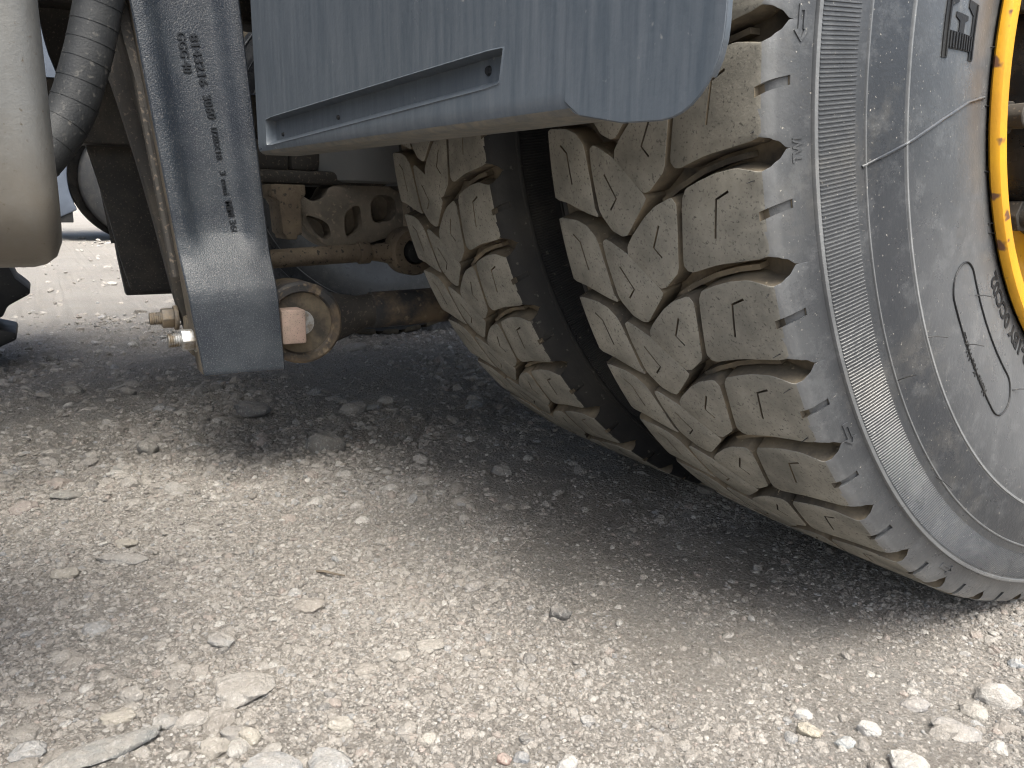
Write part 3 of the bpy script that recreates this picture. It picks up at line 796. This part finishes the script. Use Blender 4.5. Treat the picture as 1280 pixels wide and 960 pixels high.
add_prism(bm, [(-.612, .428), (-.558, .428), (-.558, .412), (-.566, .405), (-.566, .350), (-.574, .350), (-.574, .343), (-.592, .343), (-.592, .350), (-.597, .352), (-.600, .402), (-.612, .410)], 0, -.96, -.89)
part('clamp_block', bm, 'dusty_steel', truck, .003, 2, label='brown dusty clamp block beside the cast arm')
bm = bmesh.new(); add_tube(bm, [(-.90, y, z) for y, z in ((-.75, .305), (-.614, .3125), (-.47, .320))], [.0148, .0148, .0155], 22)
link_o = part('stabiliser_rod', bm, 'dusty_steel', truck, label='dusty stabiliser rod with a ball joint below the cast arm')
bm = bmesh.new(); add_tube(bm, [(-.90, -.472, .3198), (-.90, -.452, .3205)], .0185, 22); part('crimp', bm, 'dusty_steel', link_o, .002)
bm = bmesh.new(); add_tube(bm, [(-.90, -.455, .320), (-.90, -.43, .320), (-.90, -.405, .320)], [.012, .016, .022], 20); part('neck', bm, 'dusty_steel', link_o)
bm = bmesh.new(); v, fc = lathe([(-.026, .022), (-.026, .037), (-.018, .041), (.018, .041), (.026, .037), (.026, .022), (-.026, .022)], 36); me_ = pyd('e', v, fc); bm.from_mesh(me_)
bmesh.ops.translate(bm, verts=bm.verts, vec=(-.90, -.378, .322)); part('joint_eye', bm, 'dusty_steel', link_o)
bm = bmesh.new(); add_tube(bm, [(-.935, -.378, .322), (-.862, -.378, .322)], .019, 20); part('joint_pin', bm, 'rubber_dark', link_o, .003)
bm = bmesh.new(); add_box(bm, (-.885, -.385, .305), (-.865, -.345, .46)); part('joint_strap', bm, 'dusty_steel', link_o, .003)
# spring seat beam, brake chamber, axle
bm = bmesh.new(); add_box(bm, (-1.12, -.70, .430), (-.94, -.40, .452)); add_box(bm, (-1.10, -.70, .452), (-.97, -.56, .50))
add_prism(bm, [(-.56, .452), (-.515, .452), (-.50, .50), (-.50, .53), (-.56, .53)], 0, -1.08, -.96)
part('spring_seat', bm, 'dark_frame', truck, .006, 2, label='dark spring seat beam under the mudguard')
bm = bmesh.new(); add_tube(bm, [(-1.02, -.42, .4345), (-1.02, -.42, .438), (-1.02, -.42, .47), (-1.02, -.42, .70)], [.10, .106, .11, .118], 40)
part('air_spring', bm, 'body_grey', truck, label='grey air spring piston above the cast arm')
bm = bmesh.new(); add_tube(bm, [(x, 0, AXZ) for x in (-.1, -.66, -.70, -1.05, -1.12, -1.44, -1.51, -1.86, -1.90, -2.46)], [.07, .07, .085, .085, .17, .17, .085, .085, .07, .07], 32)
part('axle', bm, 'dark_frame', truck, label='rear axle with its round housing between the wheels')
for s_, x in ((1, -.66), (-1, -1.90)):
    v, fc = lathe([(-.09, .07), (-.09, .19), (.09, .205), (.09, .08)], 48); me_ = pyd('brake_drum', v, fc, 40)
    link('brake_drum', me_, 'dusty_steel', truck, loc=(x + .02*s_, 0, AXZ))

# ------------------------------------------------------------------ frame, overhead shade boxes, tank, hose
SHADE_BOX_X = -.58  # outer edge of the added box, set for how far its shade reaches
def channel(x0, x1, z0, z1, y0, y1, open_to):
    bm = bmesh.new(); t = .009
    if open_to > 0: poly = [(x0, z0), (x1, z0), (x1, z0+t), (x0+t, z0+t), (x0+t, z1-t), (x1, z1-t), (x1, z1), (x0, z1)]
    else: poly = [(x1, z0), (x0, z0), (x0, z0+t), (x1-t, z0+t), (x1-t, z1-t), (x0, z1-t), (x0, z1), (x1, z1)]
    add_prism(bm, poly, 1, y0, y1); return bm
part('frame_rail', channel(-.95, -.87, .80, 1.06, -4.2, 2.2, -1), 'dark_frame', truck, .002)
part('frame_rail', channel(-1.69, -1.61, .80, 1.06, -4.2, 2.2, 1), 'dark_frame', truck, .002)
bm = bmesh.new(); add_box(bm, (-1.72, -1.25, .521), (-1.62, .9, .652)); part('cross_beam', bm, 'dark_frame', truck, .008, 2, label='dark beam behind the hose')
bm = bmesh.new()
for y in (-.98, -.25, .8): add_box(bm, (-1.71, y-.04, .645), (-1.63, y+.04, .82))
part('beam_hanger', bm, 'dark_frame', truck, .004)
for y in (-1.6, -.7, .6): 
    bm = bmesh.new(); add_box(bm, (-1.63, y-.06, .84), (-.93, y+.06, 1.02)); part('cross_member', bm, 'dark_frame', truck, .004)
bm = bmesh.new(); add_box(bm, (-1.62, -3.6, 1.07), (-.54, 1.6, 1.16)); part('shade_deck', bm, 'body_grey', truck, .01, 2, label='unseen deck added over the frame rails to cast shade')  # added out of view, its spread chosen for the shade underneath
bm = bmesh.new(); add_box(bm, (-1.62, -3.6, 1.17), (SHADE_BOX_X, 1.6, 1.75)); part('cargo_or_shade_box', bm, 'body_grey', truck, .02, 2, label='unseen box added on the deck to block sky light')  # added out of view to darken the ground beside the truck
def tank():
    # rounded-corner box seen at the left edge of the picture
    x0, x1, z0, z1, rr_ = -.34, -.10, .361, .72, .035
    sec = []
    for cx, cz, a0 in ((x1-rr_, z0+rr_, -90), (x1-rr_, z1-rr_, 0), (x0+rr_, z1-rr_, 90), (x0+rr_, z0+rr_, 180)):
        for a in np.linspace(a0, a0+90, 8): sec.append((cx+rr_*math.cos(rad(a)), cz+rr_*math.sin(rad(a))))
    cxm, czm = (x0+x1)/2, (z0+z1)/2
    rings = []
    bm = bmesh.new()
    for y, k in ((-.9150, .022), (-.9155, .014), (-.9185, .006), (-.924, .0015), (-.930, 0), (-1.2, 0), (-1.7, 0), (-1.73, .012)):
        ring = []
        for x, z in sec:
            dx = x-cxm; dz = z-czm; l = math.hypot(dx, dz)
            ring.append(bm.verts.new((x-dx/l*k, y, z-dz/l*k)))
        rings.append(ring)
    n = len(sec)
    for a, b in zip(rings, rings[1:]):
        for i in range(n): bm.faces.new((a[i-1], a[i], b[i], b[i-1]))
    bm.faces.new(rings[0]); bm.faces.new(rings[-1][::-1])
    o = part('tank', bm, 'tank_metal', truck, smooth=50, label='dull silver tank, mud-stained towards its rounded lower edge')
    for y in (-1.1, -1.55):
        b = bmesh.new()
        for i in range(n):
            pass
        ring1 = [b.verts.new((cxm+(x-cxm)*1.012, y-.025, czm+(z-czm)*1.012)) for x, z in sec]; ring2 = [b.verts.new((cxm+(x-cxm)*1.012, y+.025, czm+(z-czm)*1.012)) for x, z in sec]
        for i in range(n): b.faces.new((ring1[i-1], ring1[i], ring2[i], ring2[i-1]))
        part('tank_strap', b, 'dark_frame', o, smooth=50)
tank()
def hose():
    pts = []
    ctrl = [(-.72, -.79, .90), (-.74, -.815, .72), (-.75, -.838, .63), (-.752, -.858, .56), (-.75, -.889, .485), (-.74, -.95, .42), (-.72, -1.06, .38), (-.70, -1.2, .37)]
    P = np.array(ctrl); t = np.arange(len(P)); tt = np.linspace(0, len(P)-1, 90)
    def cr(p0, p1, p2, p3, s): return .5*((2*p1)+(-p0+p2)*s+(2*p0-5*p1+4*p2-p3)*s*s+(-p0+3*p1-3*p2+p3)*s**3)
    for s in tt:
        i = min(int(s), len(P)-2); pts.append(cr(P[max(i-1, 0)], P[i], P[i+1], P[min(i+2, len(P)-1)], s-i))
    bm = bmesh.new(); add_tube(bm, pts, .0265, 24); h = part('hose', bm, 'hose_rubber', truck, label='thick black rubber hose between the tank and the bracket')
    for k in range(14, 74, 4):
        a = Vector(pts[k]); b = Vector(pts[k+1]); d = (b-a).normalized()
        bm = bmesh.new(); add_tube(bm, [a-d*.0006, a+d*.0006], .02715, 24); part('hose_ring', bm, 'hose_rubber', h)
hose()
# far tyre with deep lugs, just inside the left edge
def lug_tyre():
    cy, rr_, xx = -1.395, .475, -2.0
    v, fc = lathe([(.13, .26), (.16, .36), (.14, .43), (.12, rr_), (-.12, rr_), (-.14, .43), (-.16, .36), (-.13, .26)], 96)
    t = link('lugged_tyre', pyd('lugged_tyre', v, fc, 40), 'rubber_dark', truck, 'black deep-lugged tyre showing below the silver tank', (xx, cy, .53))
    for pl, xa in (([(-1.30, .16), (-1.2, .252), (-.998, .250), (-.987, .219), (-.961, .193), (-.960, .181), (-1.010, .153), (-1.022, .128), (-1.18, .10)], .17),
                   ([(-1.30, .02), (-1.2, .102), (-1.033, .101), (-.999, .090), (-.999, .073), (-1.037, .056), (-1.15, .012)], .17)):
        bm = bmesh.new(); add_prism(bm, [(a-cy, b-.53) for a, b in pl], 0, -.02, xa+.01)
        part('lug', bm, 'rubber_dark', t, .006, 2)
    for k in range(8, 30):
        a = -rad(12*k) + rad(3.5)
        bm = bmesh.new()
        pl = [(-.040, rr_-.01), (.040, rr_-.01), (.026, rr_+.022), (.013, rr_+.048), (-.010, rr_+.050), (-.024, rr_+.024)]
        add_prism(bm, pl, 0, -.13, .14)
        bmesh.ops.rotate(bm, verts=bm.verts, cent=(0, 0, 0), matrix=Matrix.Rotation(a, 3, 'X'))
        if all(v.co.z > -.52 for v in bm.verts) and max(v.co.y for v in bm.verts) < .33: part('lug', bm, 'rubber_dark', t, .005, 2)
        else: bm.free()
lug_tyre()

# ------------------------------------------------------------------ truck parked beyond
def parked():
    p = bpy.data.objects.new('parked_truck', None); COL.objects.link(p); p.location = (-9, .06, 0)
    tag(p, 'pale grey parked truck far behind, glimpsed between the tank and the bracket', 'truck')
    rt = .60; zc = .615
    v, fc = lathe([(-.02, .30), (.0, .33), (.03, .40), (.03, .46), (.0, .57), (-.03, rt), (-.28, rt), (-.31, .57), (-.33, .42), (-.30, .30)], 96)
    t = link('tyre', pyd('bg_tyre', v, fc, 50), 'rubber_dark', p, loc=(0, 0, zc))
    v, fc = lathe([(-.0, .30), (.0, .26), (-.08, .24), (-.10, .14), (-.02, .12), (-.02, .001)], 64)
    link('wheel_rim', pyd('bg_rim', v, fc, 40), 'dark_frame', p, loc=(0, 0, zc))
    # wheel arch
    bm = bmesh.new()
    o_ = [(-.90*math.cos(rad(a)), zc+.90*math.sin(rad(a))) for a in np.linspace(-25, 205, 40)]; i_ = [(-.70*math.cos(rad(a)), zc+.70*math.sin(rad(a))) for a in np.linspace(-25, 205, 40)]
    add_prism(bm, o_ + i_[::-1], 0, -.35, .06); part('wheel_arch', bm, 'fender_grey', p, .02, 2)
    v, fc = lathe([(-.02, .70), (-.40, .70), (-.40, .001)], 64); link('wheel_well', pyd('bg_well', v, fc, 40), 'dark_frame', p, loc=(0, 0, zc+.05))
    bm = bmesh.new(); add_box(bm, (-.33, -.80, .19), (.03, -.68, .36)); part('mud_flap', bm, 'rubber_dark', p, .01)
    bm = bmesh.new(); add_box(bm, (-2.3, -1.4, 1.22), (.04, 1.3, 3.1)); add_box(bm, (-2.2, -2.2, .70), (-.05, -.86, 1.25)); part('cab', bm, 'fender_grey', p, .08, 3)
    bm = bmesh.new(); add_box(bm, (-2.3, 1.5, 1.15), (.0, 7.0, 3.2)); part('cargo_or_shade_box', bm, 'body_grey', p, .03, 2)
    bm = bmesh.new(); add_box(bm, (-1.6, -2.0, .62), (-.7, 7, .95)); part('chassis', bm, 'dark_frame', p, .01)
    for y in (3.6, 5.0):
        o = link('tyre', t.data, parent=p, loc=(0, y, zc))
parked()

# ------------------------------------------------------------------ loose stones
def stone_mesh(seed, ang=.5):
    bm = bmesh.new(); bmesh.ops.create_icosphere(bm, subdivisions=4, radius=.5)
    rs = np.random.default_rng(seed); planes = []
    for _ in range(16):
        d = rs.normal(size=3); d /= np.linalg.norm(d); planes.append((Vector(d), rs.uniform(.30, .46)))
    ph = rs.uniform(0, 6, 6)
    for v in bm.verts:
        c = v.co
        for d, k in planes:
            e = c.dot(d)-k
            if e > 0: c = c - d*e*(.55+.45*ang)
        c = c*(1 + .06*math.sin(7*c.x+ph[0])*math.sin(8*c.y+ph[1]) + .05*math.sin(15*c.y+ph[2]+3*c.x)*math.sin(13*c.z+ph[3]) + .035*math.sin(29*c.x+ph[4]+9*c.z)*math.sin(27*c.y+ph[5]))
        v.co = c
    me = bm_mesh(bm, 'stone'); shade(me, 32); me.materials.append(MATS['stone']); return me
SM = [stone_mesh(s, a) for s, a in ((1, .9), (2, .6), (3, .2), (4, .9), (5, .5), (6, .1), (7, .8), (8, .9))]
PALE, CREAM, GREY, DARK, BLUE, PINK, WHITE = (.40, .37, .33), (.46, .41, .31), (.27, .26, .25), (.14, .14, .14), (.27, .30, .34), (.33, .25, .22), (.58, .57, .55)
STONES = [  # x, y, width, depth, height, mesh, colour, label
(-1.147, -.607, .072, .06, .030, 0, (.19, .19, .195), 'flat dark grey stone lying below the bracket foot'),
(-.874, -.547, .058, .05, .044, 2, (.22, .215, .20), 'round grey cobble to the right of the flat dark stone'),
(-1.052, -.433, .052, .04, .028, 1, PALE, 'pale low stone just behind the round grey cobble'),
(-.218, -.514, .024, .019, .017, 4, (.16, .155, .15), 'small dark stone alone on bare gravel below the inner tyre'),
(-.255, -.816, .052, .042, .016, 3, (.42, .39, .35), 'large pale flat-topped rock half buried in the foreground'),
(-.98, -.81, .037, .032, .028, 4, (.33, .31, .27), 'lumpy pale stone at the edge of the bracket shadow'),
(-.886, -.859, .026, .022, .022, 6, (.40, .39, .35), 'small white-topped stone in front of the lumpy pale one'),
(-.805, -.931, .041, .022, .014, 7, (.17, .185, .175), 'dark greenish wedge of stone near the left edge'),
(-.778, -.98, .038, .034, .020, 5, PINK, 'rounded pinkish stone close to the left edge'),
(-.968, -.949, .027, .02, .014, 2, PALE, 'pale flat pebble above the pinkish stone'),
(-.542, -.938, .036, .022, .010, 1, CREAM, 'thin pale slab of stone left of the foreground rock'),
(-.566, -.884, .058, .026, .012, 0, (.36, .34, .31), 'long low ledge of pale stone, sunk in the dirt'),
(-.617, -.876, .029, .02, .010, 3, CREAM, 'small cream stone behind the long sunk ledge'),
(-.363, -.727, .034, .024, .010, 5, (.37, .32, .26), 'flat tan stone in the middle of the foreground'),
(-.391, -.734, .014, .013, .009, 6, WHITE, 'tiny white chip beside the flat tan stone'),
(-.33, -.819, .027, .02, .013, 4, (.39, .38, .36), 'pale angular stone above the flat-topped rock'),
(-.235, -.841, .016, .015, .011, 3, PALE, 'pale cube-like stone just below the flat-topped rock'),
(-.209, -.833, .023, .018, .010, 0, GREY, 'grey angular stone below the cube-like one'),
(-.286, -.898, .018, .015, .011, 2, PALE, 'round pale pebble among rubble at lower left'),
(-.262, -.909, .030, .018, .009, 1, CREAM, 'long cream stone below the round pale pebble'),
(-.243, -.878, .019, .017, .010, 7, (.34, .34, .33), 'grey faceted stone in the lower left rubble'),
(-.197, -.85, .024, .02, .014, 3, (.42, .38, .31), 'chunky tan stone in the lower left rubble'),
(-.197, -.823, .018, .016, .014, 0, CREAM, 'upright cream stone next to the chunky tan one'),
(-.222, -.925, .078, .024, .016, 7, (.20, .215, .215), 'long grey slab slanting out of the lower left corner'),
(-.150, -.818, .044, .036, .016, 0, (.33, .355, .385), 'cracked blue-grey rock at the lower edge, left half'),
(-.138, -.780, .036, .030, .015, 3, (.34, .365, .39), 'cracked blue-grey rock at the lower edge, right half'),
(-.25, -.974, .026, .02, .011, 6, (.38, .40, .42), 'bluish white stone in the lower left corner'),
(-.175, -.756, .019, .015, .010, 2, (.50, .46, .37), 'smooth cream pebble in the lower middle'),
(-.117, -.706, .015, .012, .009, 5, (.50, .46, .38), 'small cream pebble near the lower edge'),
(-.20, -.608, .014, .013, .012, 3, (.42, .38, .32), 'small upright tan block casting a dark nick'),
(-.066, -.667, .012, .011, .008, 4, (.42, .22, .16), 'small reddish pebble at the lower edge'),
(-.062, -.655, .013, .011, .008, 6, BLUE, 'blue-grey pebble touching the reddish one'),
(-.037, -.628, .016, .015, .012, 1, WHITE, 'white angular pebble at the lower edge'),
(.019, -.432, .021, .014, .010, 4, (.52, .45, .30), 'yellowish stone in the lower right gravel'),
(.045, -.394, .019, .016, .011, 0, WHITE, 'white chip right of the yellowish stone'),
(.045, -.419, .016, .012, .008, 1, (.42, .48, .52), 'pale bluish stone in front of the white chip'),
(.089, -.407, .030, .026, .018, 3, (.60, .58, .54), 'big white rock at the lower edge, right side'),
(.073, -.255, .031, .024, .021, 2, (.58, .55, .50), 'large rounded white stone near the right edge'),
(.073, -.291, .019, .020, .013, 5, (.50, .46, .39), 'cream stone beside the large rounded white one'),
(.081, -.333, .034, .028, .012, 7, (.38, .37, .36), 'grey speckled stone left of the cream one'),
(.043, -.325, .026, .018, .010, 1, (.33, .32, .32), 'flat grey stone in the right-hand gravel'),
(.054, -.192, .014, .011, .009, 6, (.40, .46, .52), 'small bluish stone at the right edge'),
(.001, -.418, .017, .013, .010, 0, WHITE, 'white flake above the yellowish stone'),
(-.631, -.343, .030, .026, .020, 2, (.30, .29, .27), 'light grey stone in the shadow near the inner tyre'),
(-.20, -.251, .012, .010, .009, 4, (.33, .32, .30), 'small pale stone in the outer tyre shadow'),
(-.317, -.557, .025, .016, .011, 1, (.34, .31, .28), 'flat stone sunk in the middle of the dirt'),
(-.239, -.648, .029, .02, .009, 3, (.42, .38, .32), 'flat cream stone below the sunk one'),
(-.243, -.676, .022, .016, .009, 5, (.40, .37, .32), 'flat cream stone beside its larger twin'),
(-1.536, -.90, .044, .036, .028, 0, (.26, .245, .22), 'rounded grey stone far left under the truck'),
(-1.447, -.798, .036, .03, .024, 4, (.30, .28, .25), 'grey stone between the far left one and the bracket'),
(-1.36, -.67, .036, .03, .026, 6, (.24, .23, .22), 'lumpy stone directly left of the bracket foot'),
(-1.685, -.205, .066, .05, .030, 1, (.36, .33, .29), 'pale stone under the torque rod'),
(-1.716, -.286, .046, .036, .034, 2, (.25, .235, .21), 'brown-grey stone right of the bracket eye'),
(-.072, -.585, .013, .011, .008, 3, (.36, .36, .36), 'grey chip in the lower middle gravel'),
(-1.95, -.93, .030, .028, .026, 2, (.22, .22, .215), 'small grey stone out in the sunlit ground'),
]
for (x, y, wd, dp, ht, mi, colr, lab) in STONES:
    o = link('stone', SM[mi]); z = float(ground_z(x, y))
    o.scale = (wd*1.12, dp*1.12, ht*1.25); o.rotation_euler = (0, 0, 1.75 if 'slab slanting' in lab else 1.03 + random.uniform(-.35, .35)); o.location = (x, y, z + ht*.10)
    tag(o, lab, 'stone', 'loose stones on the gravel'); g_ = sum(colr)/3; o['tint'] = [*(.62*(.62*c_+.38*g_)+.03 for c_ in colr), 1.0]
o = link('stone', SM[4]); t_ = rad(-14.3); o.location = (-.0815, -.5215*math.cos(t_), AXZ+.5215*math.sin(t_)); o.scale = (.008, .007, .009); o['tint'] = [.42, .33, .29, 1.0]
tag(o, 'tiny pinkish stone wedged between two tread blocks of the outer tyre', 'stone')
bm = bmesh.new(); z = float(ground_z(-.425, -.685)); add_tube(bm, [(-.44, -.70, z+.003), (-.428, -.69, z+.006), (-.418, -.683, z+.006), (-.41, -.672, z+.004)], [.0012, .0016, .0013, .0008], 6)
tw = part('twig', bm, 'twig_bark', None); tag(tw, 'thin brown twig lying on the foreground dirt', 'twig')

# ------------------------------------------------------------------ gravel (uncountable): points carrying pebbles
def gravel():
    pts = []; scl = []; tint = []
    fx, fy = -math.sin(YAW), math.cos(YAW); rx, ry = math.cos(YAW), math.sin(YAW)
    def scatter(n, d0, d1, s0, s1, power, pile=0):
        d = np.sqrt(RNG.uniform(d0**2, d1**2, n)); lat = RNG.uniform(-.86, .86, n)*d
        x = CAM_POS[0] + fx*d + rx*lat; y = CAM_POS[1] + fy*d + ry*lat
        # patchy: more stones where a slow noise is high
        keep = RNG.uniform(0, 1, n) < np.clip(.45 + 1.5*(.65*vnoise(x*3.1, y*3.1, 9)+.35*vnoise(x*11, y*11, 10)-.5), .06, 1)
        if pile == 2: keep = RNG.uniform(0, 1, n) < np.exp(-((x+.23)/.13)**2 - ((y+.90)/.09)**2) + .5*np.exp(-((x-.07)/.05)**2 - ((y+.33)/.12)**2)
        x = x[keep]; y = y[keep]
        s = s0*(s1/s0)**(RNG.uniform(0, 1, len(x))**power)
        pts.append(np.stack([x, y, ground_z(x, y) - s*(RNG.uniform(-.10, .22, len(x)) + (.12 if pile else 0))], -1))
        scl.append(np.stack([s*RNG.uniform(.8, 1.35, len(x)), s*RNG.uniform(.7, 1.1, len(x)), s*RNG.uniform(.45, .85, len(x))], -1))
        base = np.array([(.32, .303, .28), (.37, .352, .328), (.29, .27, .247), (.45, .436, .413), (.245, .232, .217), (.31, .314, .318), (.33, .288, .262), (.17, .166, .162)])
        c = base[RNG.choice(8, len(x), p=[.25, .2, .18, .11, .11, .06, .06, .03])]*RNG.uniform(.85, 1.15, (len(x), 1))
        tint.append(c)
    scatter(260000, .40, 1.15, .0014, .0046, 2.0)
    scatter(80000, 1.0, 2.6, .0032, .009, 1.8)
    scatter(34000, .40, 1.4, .0035, .010, 2.2)
    scatter(11000, 1.0, 2.8, .008, .026, 2.4)
    scatter(2600, .42, 1.4, .007, .017, 1.7, 1)
    scatter(900, .40, .95, .008, .024, 1.4, 2)
    scatter(1300, 1.0, 2.0, .014, .036, 2.0, 1)
    scatter(5000, 2.6, 9.0, .012, .05, 2.5)
    P = np.concatenate(pts); Sc = np.concatenate(scl); T = np.concatenate(tint); n = len(P)
    me = bpy.data.meshes.new('gravel'); me.vertices.add(n); me.vertices.foreach_set('co', P.ravel())
    def att(nm, ty, arr, key):
        a = me.attributes.new(nm, ty, 'POINT'); a.data.foreach_set(key, np.ascontiguousarray(arr).ravel())
    att('psc', 'FLOAT_VECTOR', Sc, 'vector')
    rot = np.stack([RNG.uniform(-.35, .35, n), RNG.uniform(-.35, .35, n), RNG.uniform(0, 6.28, n)], -1); att('prot', 'FLOAT_VECTOR', rot, 'vector')
    att('tint', 'FLOAT_COLOR', np.concatenate([T, np.ones((n, 1))], 1), 'color')
    att('pid', 'INT', RNG.integers(0, 5, n).astype(np.int32), 'value')
    o = link('gravel', me); tag(o, 'loose fine gravel and pebbles strewn over the yard', 'gravel', kind='stuff')
    ng = bpy.data.node_groups.new('pebbles', 'GeometryNodeTree')
    ng.interface.new_socket('Geometry', in_out='INPUT', socket_type='NodeSocketGeometry'); ng.interface.new_socket('Geometry', in_out='OUTPUT', socket_type='NodeSocketGeometry')
    N = ng.nodes; L = ng.links
    gi = N.new('NodeGroupInput'); go = N.new('NodeGroupOutput')
    join = N.new('GeometryNodeJoinGeometry')
    for k in range(5):
        ico = N.new('GeometryNodeMeshIcoSphere'); ico.inputs['Radius'].default_value = .62; ico.inputs['Subdivisions'].default_value = 2
        pos = N.new('GeometryNodeInputPosition')
        ad = N.new('ShaderNodeVectorMath'); ad.operation = 'ADD'; ad.inputs[1].default_value = (k*7.3, k*3.1, k*5.7); L.new(pos.outputs[0], ad.inputs[0])
        nz = N.new('ShaderNodeTexVoronoi'); nz.inputs['Scale'].default_value = 1.15; L.new(ad.outputs[0], nz.inputs['Vector'])
        sc = N.new('ShaderNodeMapRange'); sc.inputs[1].default_value = 0; sc.inputs[2].default_value = .9; sc.inputs[3].default_value = 1.25; sc.inputs[4].default_value = .62
        L.new(nz.outputs['Distance'], sc.inputs[0])
        ml = N.new('ShaderNodeVectorMath'); ml.operation = 'SCALE'; L.new(pos.outputs[0], ml.inputs[0]); L.new(sc.outputs[0], ml.inputs['Scale'])
        st = N.new('GeometryNodeSetPosition'); L.new(ico.outputs[0], st.inputs['Geometry']); L.new(ml.outputs[0], st.inputs['Position'])
        sm = N.new('GeometryNodeSetMaterial'); sm.inputs['Material'].default_value = MATS['pebble']; L.new(st.outputs[0], sm.inputs[0])
        g2 = N.new('GeometryNodeGeometryToInstance'); L.new(sm.outputs[0], g2.inputs[0]); L.new(g2.outputs[0], join.inputs[0])
    m2p = N.new('GeometryNodeMeshToPoints'); L.new(gi.outputs[0], m2p.inputs['Mesh'])
    iop = N.new('GeometryNodeInstanceOnPoints'); L.new(m2p.outputs[0], iop.inputs['Points']); L.new(join.outputs[0], iop.inputs['Instance'])
    iop.inputs['Pick Instance'].default_value = True
    def na(nm, ty):
        a = N.new('GeometryNodeInputNamedAttribute'); a.data_type = ty; a.inputs['Name'].default_value = nm; return a.outputs['Attribute']
    L.new(na('pid', 'INT'), iop.inputs['Instance Index']); L.new(na('psc', 'FLOAT_VECTOR'), iop.inputs['Scale'])
    e2r = N.new('FunctionNodeEulerToRotation'); L.new(na('prot', 'FLOAT_VECTOR'), e2r.inputs[0]); L.new(e2r.outputs[0], iop.inputs['Rotation'])
    L.new(iop.outputs[0], go.inputs[0])
    o.modifiers.new('pebbles', 'NODES').node_group = ng
    print('pebbles', n)
gravel()
